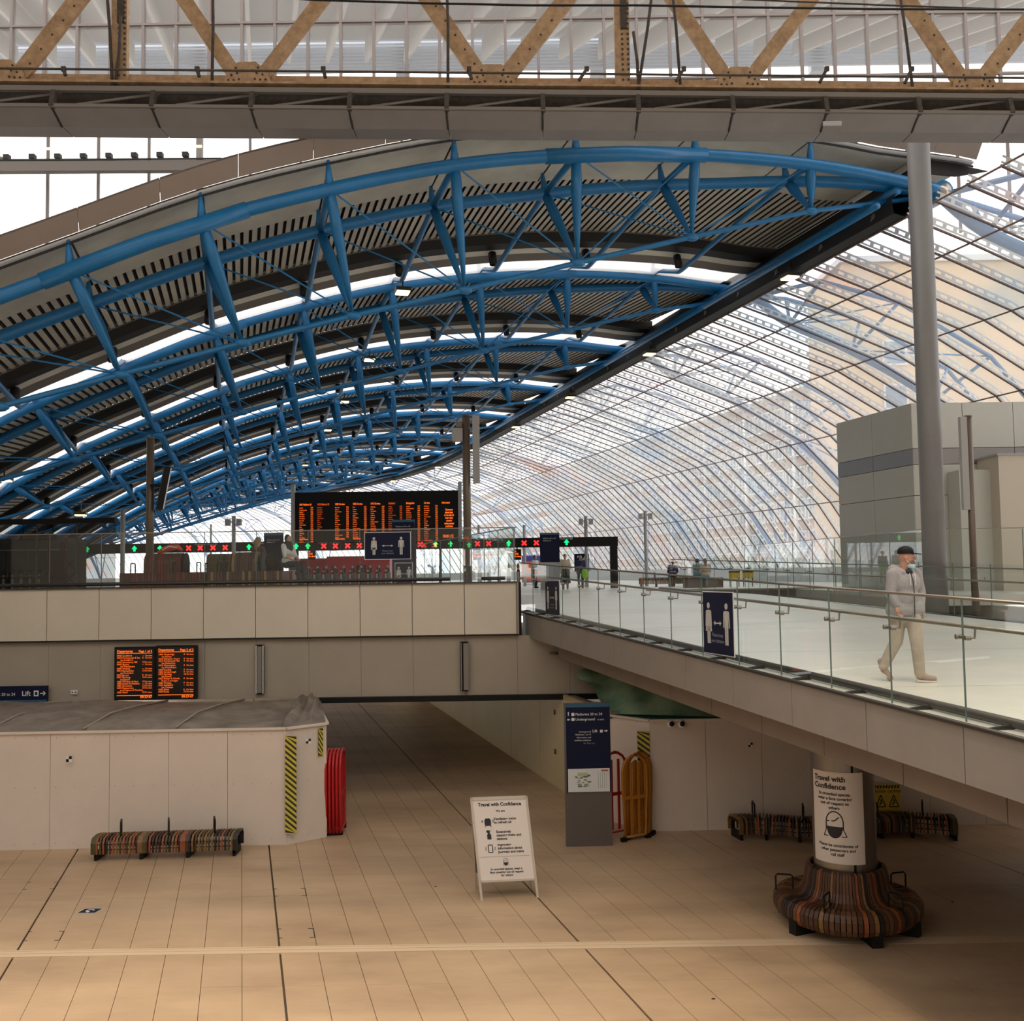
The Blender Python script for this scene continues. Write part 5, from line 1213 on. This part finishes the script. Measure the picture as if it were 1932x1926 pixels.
# ============================================================ WINDOW SCREENS
def screenwin(name, y, xs, zbot, ztop, hz, mw, m_gl):
    t = struct(name)
    for x in xs: MB().box((0, 0, (ztop-zbot(x))/2), (mw, .12, ztop-zbot(x))).build('mullion', MULL, t).location = (x, y, zbot(x))
    for z in hz: MB().box(((xs[0]+xs[-1])/2, y-.02, z), (xs[-1]-xs[0], .1, .07)).build('transom', MULL, t)
    for a_, b_ in zip(xs, xs[1:]):
        zb2 = max(zbot(a_), zbot(b_)); MB().add([(a_, y+.04, zb2), (b_, y+.04, zb2), (b_, y+.04, ztop), (a_, y+.04, ztop)], [(0, 1, 2, 3)]).build('window_pane', m_gl, t)
    return t
ud = 31.0; ux = [P(22+62.1*k, 90, ud).x for k in range(-9, 40)]
uz0 = P(960, 200, ud).z; uz1 = P(960, -60, ud).z
screenwin('window_1', ud, ux, lambda x: uz0, uz1, [P(960, 37, ud).z, P(960, 153, ud).z], .085, GLU)
ld = 36.0
def lowz(x):
    w = (x-E0.x+KX*(ld-E0.y))*math.cos(PHI0); w2 = w
    return 5.5+max(-.8, roofv(min(max(w, -33), 3.3)))+.35 if -31 < w < 3.4 else (5.5+11.9 if w >= 3.4 else 6)
lx = [P(90+95.5*k, 350, ld).x for k in range(-7, 25)]
lz1 = P(960, 205, ld).z
screenwin('window_2', ld, lx, lambda x: min(lowz(x), lz1-.3), lz1, [], .075, GLU)
t = thing('steel_truss_beam', 'grey beam with small lamps crossing the white window at upper left', 'beam', (0, 0, 0))
bz_ = P(200, 312, ld-.6).z; xa_, xb_ = P(-330, 300, ld).x, P(430, 300, ld).x
MB().bar((xa_, ld-.6, bz_+.04), (xb_, ld-.6, bz_-.1), .3, .36).build('beam_body', GUT2, t)
MB().bar((xa_, ld-.75, bz_+.25), (xb_, ld-.75, bz_+.12), .06, .05).build('top_rail', GUT, t)
MB().bar((xa_+3.5, ld-.9, bz_+1.1), (xa_+7.6, ld-.6, bz_+.05), .08, .1).build('stay', GUT2, t)
for k in range(15): MB().box((xa_+.6+.9*k, ld-.7, bz_+.30), (.2, .2, .16)).build('fitting', GUT, t)
for k in range(6): MB().box((xa_+2+2.25*k, ld-.8, bz_+.55), (1.1, .06, .07)).build('lamp_strip', LAMP, t)
t = thing('white_mullion_post', 'thick grey window post at upper left behind the roof verge', 'post', (P(380, 300, ld).x, ld-.2, 0)); 
MB().box((0, 0, (lowz(t.location.x)+lz1)/2), (.2, .2, lz1-lowz(t.location.x))).build('post_body', BEAMG, t)
# canopy beyond upper screen: pale rafters and louvres
cn = thing('canopy_roof', 'pale raftered canopy seen through the upper windows', 'roof', (0, 0, 0))
CW = mat('canopy_white', (.58, .54, .50), .7)
def cv(y): return 5.5+19.6+(y-32.5)*.30
MB().add([(-28, 32.5, cv(32.5)+.8), (32, 32.5, cv(32.5)+.8), (32, 45, cv(45)+.8), (-28, 45, cv(45)+.8)], [(0, 1, 2, 3)]).build('canopy_sheet', CW, cn)
for k in range(30): MB().bar((-24+1.75*k+1.5, 32.6, cv(32.6)+.2), (-24+1.75*k-1.5, 44.8, cv(44.8)+.2), .14, .9).build('rafter', CW, cn)
LV = mat('louvre', (.55, .60, .68), .6)
for k in range(10): MB().box((2, 45.3, P(960, 72+6.5*k, 45.3).z), (60, .16, .09)).build('louvre_blade', LV, cn)
for px in (380, 760, 1125, 1540): x_ = P(px, 100, 45.6).x; MB().box((x_, 45.7, P(960, 100, 45.6).z), (.6, .5, P(960, 60, 45.6).z-P(960, 150, 45.6).z)).build('canopy_post', LV, cn)
# ============================================================ PEOPLE
def capsule(mb, p0, p1, r0_, r1_, n=12):
    p0, p1 = Vector(p0), Vector(p1); d = (p1-p0).normalized(); pts = []; rs = []
    for a in (80, 55, 25): pts.append(p0-d*r0_*math.sin(math.radians(a))); rs.append(r0_*math.cos(math.radians(a)))
    pts += [p0, p1]; rs += [r0_, r1_]
    for a in (25, 55, 80): pts.append(p1+d*r1_*math.sin(math.radians(a))); rs.append(r1_*math.cos(math.radians(a)))
    mb.path(pts, rs, n)
def blob(name, mb, m, parent, vox, smooth=4, kids=None):
    me = mb.mesh('tmp', m); o = bpy.data.objects.new('tmp', me); C.objects.link(o)
    r = o.modifiers.new('r', 'REMESH'); r.mode = 'VOXEL'; r.voxel_size = vox
    s_ = o.modifiers.new('s', 'SMOOTH'); s_.iterations = smooth; s_.factor = .5
    bpy.context.view_layer.update()
    m2 = bpy.data.meshes.new_from_object(o.evaluated_get(bpy.context.evaluated_depsgraph_get())); bpy.data.objects.remove(o)
    m2.name = name; m2.materials.clear(); m2.materials.append(m); m2.polygons.foreach_set('use_smooth', [True]*len(m2.polygons))
    return link(name, m2, parent)
SKIN = mat('skin', (.50, .27, .19), .5, noise=(20, .1)); HOOD = mat('grey_marl', (.36, .34, .35), .85, noise=(60, .25)); TROU = mat('stone_trousers', (.52, .44, .36), .8, noise=(12, .15)); DARKC = mat('dark_cloth', (.02, .02, .025), .8)
MASK = mat('mask_blue', (.45, .66, .68), .7); SHOE = mat('shoe_tan', (.42, .30, .24), .6); HAIR = mat('hair_dark', (.03, .02, .015), .7)
def hand(mb, w, d, side, s=1.0):
    """w wrist, d direction of the hand, side = lateral dir; palm + 5 curled fingers"""
    w = Vector(w); d = Vector(d).normalized(); sd = Vector(side).normalized(); n = d.cross(sd)
    mb.ball(w+d*.045*s, (.026*s, .026*s, .045*s), n=10, M=Matrix.Identity(3)); capsule(mb, w, w+d*.07*s, .024*s, .034*s)
    for i, (o, ln) in enumerate(((-.030, .066), (-.010, .078), (.010, .074), (.029, .058))):
        b = w+d*.08*s+sd*o*s; k1 = b+d*ln*.5*s+n*.008*s; k2 = k1+d*ln*.28*s+n*.018*s; k3 = k2+d*ln*.12*s+n*.022*s
        capsule(mb, b, k1, .010*s, .0095*s, 8); capsule(mb, k1, k2, .0095*s, .009*s, 8); capsule(mb, k2, k3, .009*s, .0075*s, 8)
    tb = w+d*.025*s-sd*.028*s; t1 = tb+d*.035*s-sd*.018*s+n*.01*s; t2 = t1+d*.03*s-sd*.004*s+n*.012*s
    capsule(mb, tb, t1, .013*s, .011*s, 8); capsule(mb, t1, t2, .011*s, .009*s, 8)
man = thing('person', 'walking man in grey hoodie, black cap and pale trousers on the walkway', 'person', (wk(13.45, 0).x, 13.45, wz(13.45)))
man.location.x = P(1710, 1200, 13.45).x
# local x = right in view, y = away; body faces right and a little to the camera
hd = Vector((.03, -.02, 1.60)); fdir = Vector((.93, -.36, 0)).normalized(); fs = Vector((-fdir.y, fdir.x, 0))*-1   # fs: toward camera side
RM = Matrix((( fdir.x, -fdir.y, 0), (fdir.y, fdir.x, 0), (0, 0, 1)))   # local x -> fdir
def H(x, y, z): return hd+RM @ Vector((x, y, z))
mb = MB()
mb.ball(H(-.005, 0, .03), (.096, .075, .112), n=16, M=RM); mb.ball(H(.03, 0, -.05), (.068, .058, .075), n=14, M=RM)
capsule(mb, H(.05, 0, -.095), H(.055, 0, -.085), .032, .03)
capsule(mb, H(-.03, 0, -.06), (.0, .0, 1.40), .056, .062)
capsule(mb, H(.093, 0, .035), H(.113, 0, -.008), .010, .016, 8)           # nose
for sd in (-1, 1):
    capsule(mb, H(.085, sd*.015, .048), H(.078, sd*.05, .046), .013, .012, 8)      # brow
    mb.ball(H(-.005, sd*.078, .005), (.022, .010, .032), n=8, M=RM)              # ears
capsule(mb, H(.090, -.02, -.052), H(.090, .02, -.052), .010, .010, 8); capsule(mb, H(.088, -.018, -.064), H(.088, .018, -.064), .010, .010, 8)
# body under clothes
mb.ball((0, 0, 1.2), (.17, .12, .25), n=14); mb.ball((0, 0, .97), (.15, .11, .14), n=14)
rs_, ls_ = Vector((-.17, -.06, 1.40)), Vector((.17, .05, 1.40))
re_, rw_ = Vector((-.215, -.07, 1.14)), Vector((-.155, -.13, .985))
le_, lw_ = Vector((.235, .07, 1.15)), Vector((.19, -.06, .97))
for a_, b_, c_ in ((rs_, re_, rw_), (ls_, le_, lw_)): capsule(mb, a_, b_, .05, .042); capsule(mb, b_, c_, .042, .03)
hand(mb, rw_, (.10, -.12, -.9), (.75, .5, 0)); hand(mb, lw_, (-.05, -.3, -.9), (.5, .8, 0), .9)
rh, lh = Vector((-.07, .05, .92)), Vector((.08, -.03, .92))
rk, ra = Vector((-.115, .05, .52)), Vector((-.275, .14, .17))
lk, la = Vector((.10, -.09, .50)), Vector((.135, -.06, .10))
for a_, b_, c_ in ((rh, rk, ra), (lh, lk, la)): capsule(mb, a_, b_, .07, .052); capsule(mb, b_, c_, .05, .035)
capsule(mb, ra, ra+Vector((.08, -.03, -.10)), .035, .03); capsule(mb, la, la+Vector((.11, -.04, -.05)), .035, .03)
blob('body', mb, SKIN, man, .0085, 3)
# hoodie
mb = MB()
mb.ball((0, 0, 1.28), (.205, .145, .185), n=18); mb.ball((.0, 0, 1.08), (.185, .15, .20), n=18); capsule(mb, (-.14, -.04, 1.37), (.14, .04, 1.37), .085, .085)
capsule(mb, (-.10, 0, .93), (.10, 0, .93), .155, .155)
for a_, b_, c_ in ((rs_, re_, rw_), (ls_, le_, lw_)): capsule(mb, a_, b_, .082, .068); capsule(mb, b_, b_.lerp(c_, .9), .068, .046)
capsule(mb, (-.12, .06, 1.455), (.05, .10, 1.46), .07, .06); capsule(mb, (-.09, -.02, 1.45), (-.04, -.08, 1.42), .05, .04); capsule(mb, (.09, .03, 1.45), (.06, -.06, 1.42), .05, .04)
blob('hoodie', mb, HOOD, man, .012, 5)
hem = MB().lathe([(.0, 0), (1, 0), (1.03, .02), (1.0, .05)], n=24); hem.v = [(x*.225, y*.150, z+.80) for x, y, z in hem.v]; hem.build('hem_band', mat('hem_grey', (.30, .285, .29), .85), man, True)
MB().path([(.06, -.160, .84), (.06, -.162, 1.0), (.065, -.158, 1.15), (.06, -.15, 1.3), (.05, -.11, 1.40)], .006, 5).build('zip', DSTEEL, man)
for x_ in (.02, .085): MB().path([(x_, -.14, 1.41), (x_, -.165, 1.33), (x_, -.168, 1.25)], .004, 5).build('drawstring', WHITE, man)
MB().ball((.03, -.075, 1.425), (.06, .05, .04), n=10).build('dark_collar', DARKC, man, True)
# trousers
mb = MB(); capsule(mb, (-.07, .02, .88), (.07, 0, .88), .118, .118)
for a_, b_, c_, f_ in ((rh, rk, ra, .93), (lh, lk, la, .99)): capsule(mb, a_, b_, .112, .085); capsule(mb, b_, b_.lerp(c_, f_), .083, .068)
blob('trousers', mb, TROU, man, .012, 5)
def shoe(toe, heel, up, nm='shoe'):
    mb = MB(); toe = Vector(toe); heel = Vector(heel); capsule(mb, heel+Vector((0, 0, .03)), toe, .045, .042); capsule(mb, heel+Vector((0, 0, .05)), heel+Vector((0, 0, .05))+up*.06, .045, .045)
    capsule(mb, heel.lerp(toe, .3)+Vector((0, 0, .03)), heel.lerp(toe, .7)+Vector((0, 0, .01)), .045, .038)
    o = blob(nm, mb, SHOE, man, .010, 3)
    sl = MB().bar(heel+Vector((-.04, 0, -.028)), toe+Vector((.04, 0, -.038)), .085, .022); sl.build('sole', PAPER, o); return o
shoe((.29, -.11, .045), (.125, -.06, .045), Vector((0, 0, 1)))
shoe((-.20, .08, .04), (-.275, .14, .15), Vector((-.3, .1, .9)))
# cap
cap = MB().lathe([(.102, .0), (.104, .02), (.098, .055), (.075, .085), (.035, .102), (.0, .105)], n=20)
cap.v = [tuple(H(x*1.02-.005, y*.86, z+.062)) for x, y, z in cap.v]
br_ = [(.075, -.075), (.13, -.07), (.175, -.035), (.19, 0), (.175, .035), (.13, .07), (.075, .075)]
n_ = len(br_); vs = [H(x, y, .072-.12*(x-.075)) for x, y in br_]+[H(x, y, .060-.12*(x-.075)) for x, y in br_]
bm2 = MB().add(vs, [tuple(range(n_)), tuple(range(2*n_-1, n_-1, -1))]+[(i, n_+i, n_+(i+1) % n_, (i+1) % n_) for i in range(n_)])
cp = cap.build('cap', BLACK, man, True); bm2.build('brim', BLACK, cp)
mb = MB().ball(H(.05, 0, -.098), (.062, .066, .042), n=14, M=RM); mb.build('face_mask', MASK, man, True)
for sd in (-1, 1): 
    MB().path([H(.06, sd*.06, -.085), H(.0, sd*.08, -.02)], .003, 4).build('mask_loop', WHITE, man)
    MB().ball(H(.089, sd*.032, .026), (.008, .011, .007), n=8, M=RM).build('eye', WHITE, man); MB().ball(H(.095, sd*.032, .026), (.004, .005, .005), n=6, M=RM).build('pupil', BLACK, man)
mb = MB().ball(H(.045, 0, -.055), (.062, .061, .05), n=14, M=RM); mb.build('stubble_beard', mat('stubble', (.20, .11, .08), .8), man, True)
def person(loc, label, top, bottom, hair, seated=False, rz=0, H_=1.7, facing=1, arms_fwd=False, legs=None, skirt=False):
    t = thing('person', label, 'person', loc, rz); k = H_/1.7; v = Vector
    hz = 1.56 if not seated else 1.18; hp = .92 if not seated else .5; sh = hz-.19
    mb = MB(); mb.ball((0, -.02, hz), (.076, .09, .115), n=12); capsule(mb, (0, 0, hz-.06), (0, .01, sh), .05, .055, 8); capsule(mb, (0, -.10, hz-.0), (0, -.105, hz-.02), .014, .016, 6)
    for sd in (-1, 1):
        s_ = v((sd*.17, .01, sh)); e_ = v((sd*.22, .0 if not seated else -.08, sh-.28)); w_ = v((sd*.15, -.24, sh-.36)) if (seated or arms_fwd) else v((sd*.2, -.06, sh-.52))
        capsule(mb, s_, e_, .05, .04, 8); capsule(mb, e_, w_, .04, .028, 8); hand(mb, w_, (w_-e_), (1, 0, 0))
    mb.ball((0, 0, (sh+hp)/2), (.15, .10, (sh-hp)/2+.05), n=12)
    legsets = []
    for sd in (-1, 1):
        h_ = v((sd*.09, 0, hp))
        if seated: kn = v((sd*.11, -.44, .50)); an = v((sd*.12, -.46, .08))
        else: kn = v((sd*.10, -.03*sd, .50)); an = v((sd*.10, .05*sd, .08))
        legsets.append((h_, kn, an)); capsule(mb, h_, kn, .07, .05, 8); capsule(mb, kn, an, .05, .035, 8)
    mb.v = [(x*k, y*k, z*k) for x, y, z in mb.v]; blob('body', mb, SKIN, t, .014, 2)
    mb = MB(); mb.ball((0, 0, sh-.12), (.19, .13, .18), n=12); capsule(mb, (-.08, 0, hp+.1), (.08, 0, hp+.1), .125, .125, 10); capsule(mb, (-.14, 0, sh-.03), (.14, 0, sh-.03), .065, .065, 8)
    for sd in (-1, 1):
        s_ = v((sd*.17, .01, sh)); e_ = v((sd*.22, .0 if not seated else -.08, sh-.28)); capsule(mb, s_, e_, .075, .06, 8)
        if not arms_fwd and not seated: w_ = v((sd*.2, -.06, sh-.52)); capsule(mb, e_, e_.lerp(w_, .85), .06, .045, 8)
    mb.v = [(x*k, y*k, z*k) for x, y, z in mb.v]; blob('top', mb, top, t, .02, 3)
    mb = MB(); capsule(mb, (-.07, 0, hp), (.07, 0, hp), .12, .12, 10)
    if skirt: mb.path([(0, 0, hp+.05), (0, 0, .3)], [.17, .26], 12)
    for h_, kn, an in legsets: capsule(mb, h_, kn, .09, .07, 8); capsule(mb, kn, an, .068, .055, 8)
    mb.v = [(x*k, y*k, z*k) for x, y, z in mb.v]; blob('trousers', mb, bottom, t, .02, 3)
    for (h_, kn, an) in legsets: mb = MB(); capsule(mb, an+v((0, .02, -.035)), an+v((0, -.14, -.04)), .045, .04, 8); mb.v = [(x*k, y*k, z*k) for x, y, z in mb.v]; mb.build('shoe', DARKC, t, True)
    mb = MB().ball((0, .012, hz+.03), (.085, .095, .105), n=12)
    if hair[1]: capsule(mb, (0, .07, hz), (0, .08, hz-.2), .07, .05, 8)
    mb.v = [(x*k, y*k, z*k) for x, y, z in mb.v]; mb.build('hair', hair[0], t, True)
    return t
WSH = mat('white_shirt', (.62, .62, .60), .8); CRM = mat('cream_top', (.55, .48, .36), .8); HIV = mat('hi_vis', (.35, .75, .05), .7); BLOND = mat('fair_hair', (.28, .17, .07), .7); TEALC = mat('teal_cloth', (.1, .25, .28), .8)
pm1 = person((P(541, 1060, 27.75).x, 27.9, 5.2+.12), 'dark-haired seated man in dark waistcoat looking at his lap behind the balcony glass', WSH, DARKC, (HAIR, False), True, rz=math.radians(62))
MB().ball((0, 0, 1.02-.08), (.165, .14, .23), n=12).build('waistcoat', DARKC, pm1, True)
person((P(482, 1060, 28.6).x, 28.9, 5.2+.1), 'fair-haired woman seated with her back to the balcony', mat('brown_coat', (.08, .05, .04), .8), DARKC, (BLOND, True), True, rz=math.radians(150))
person((P(1067, 1110, 46).x, 46, FZ), 'woman in cream top and dark skirt standing right of the navy totem', CRM, DARKC, (BLOND, False), H_=1.62, skirt=True)
person((P(1096, 1108, 49).x, 49, FZ), 'staff member in navy with yellow-green vest by the platform 24 sign', mat('navy_cloth', (.02, .03, .09), .8), DARKC, (HAIR, False), H_=1.6)
tag(MB().ball((0, 0, 0), (.16, .09, .26), n=10).build('hi_vis_bag', HIV, None, True), 'bright yellow-green vest hanging beside the staff member', 'vest').location = (P(1100, 1082, 48.7).x+.08, 48.7, P(1100, 1082, 48.7).z)
person((P(1010, 1100, 52).x, 52, FZ), 'passenger in white shirt walking left of the navy totem', WSH, DARKC, (HAIR, False), H_=1.68, rz=.8, arms_fwd=True)
person((P(1270, 1090, 50).x, 50, FZ), 'person in dark blue jacket seated on the far slatted bench', mat('navy_cloth', (.02, .03, .09), .8), DARKC, (HAIR, False), True, rz=math.pi)
person((P(1333, 1090, 45).x, 45.2, FZ), 'fair-haired person seated behind the end of the far walkway glass', CRM, TEALC, (BLOND, True), True, rz=math.pi)
person((P(1318, 1090, 45.6).x, 45.9, FZ), 'person in teal seated left of the fair-haired one', TEALC, DARKC, (HAIR, False), True, rz=math.pi)
MB().box((P(1326, 1090, 46).x, 46, FZ+.22), (1.7, .6, .44)).build('seat_block', WOODS[1]); bpy.data.objects['seat_block'].name = 'low_bench'; tag(bpy.data.objects['low_bench'], 'low brown bench under two seated people behind far walkway glass', 'bench')
# lamp bins / small upper clutter: lit ad screen
for k, (px, y0_, y1_, d_, lb) in enumerate(((547, 1050, 1075, 42, 'small teal information screen left of the gate posts'),)):
    a_ = P(px, y1_, d_); b_ = P(px+14, y0_, d_); t = thing('information_screen', lb, 'screen', ((a_.x+b_.x)/2, d_, FZ))
    MB().box((0, 0, (a_.z+b_.z)/2-FZ), (b_.x-a_.x+.1, .1, b_.z-a_.z+.1)).build('casing', PG, t); MB().box((0, -.06, (a_.z+b_.z)/2-FZ), (b_.x-a_.x, .02, b_.z-a_.z)).build('display', mat('teal_screen', (.02, .12, .12), .4), t)
    MB().box((0, 0, (a_.z-FZ)/2), (.1, .08, a_.z-FZ)).build('stand', PG, t)
# unseen old concourse: rear wall; side walls and roof strips added to dim it
wrear = struct('wall_rear'); MB().box((0, -22, 10), (60, .4, 24)).build('wall_face', PANEL2, wrear)
MB().box((-26, 3, 11), (.4, 50, 24)).build('sky_block_wall', PANEL2, wrear); MB().box((30, 0, 11), (.4, 44, 24)).build('sky_block_wall', PANEL2, wrear)  # added to keep out low sky light from the sides
hall = struct('ceiling_hall')
for k, (y_, w_) in enumerate(((-19, 3.6), (-14, 3.6), (-9, 3.0), (-3.5, 2.2), (3.0, 2.6), (8.6, 4.4), (13.6, 4.6), (18.6, 4.6))): MB().box((2, y_, 23.5), (56, w_, .3)).build('sky_block_strip', VERGE, hall)  # strip widths and open gaps shaped to limit sky light on the floor
print('objects', len(bpy.data.objects), 'tris', sum(len(o.data.polygons)*2 for o in bpy.data.objects if o.type == 'MESH'))
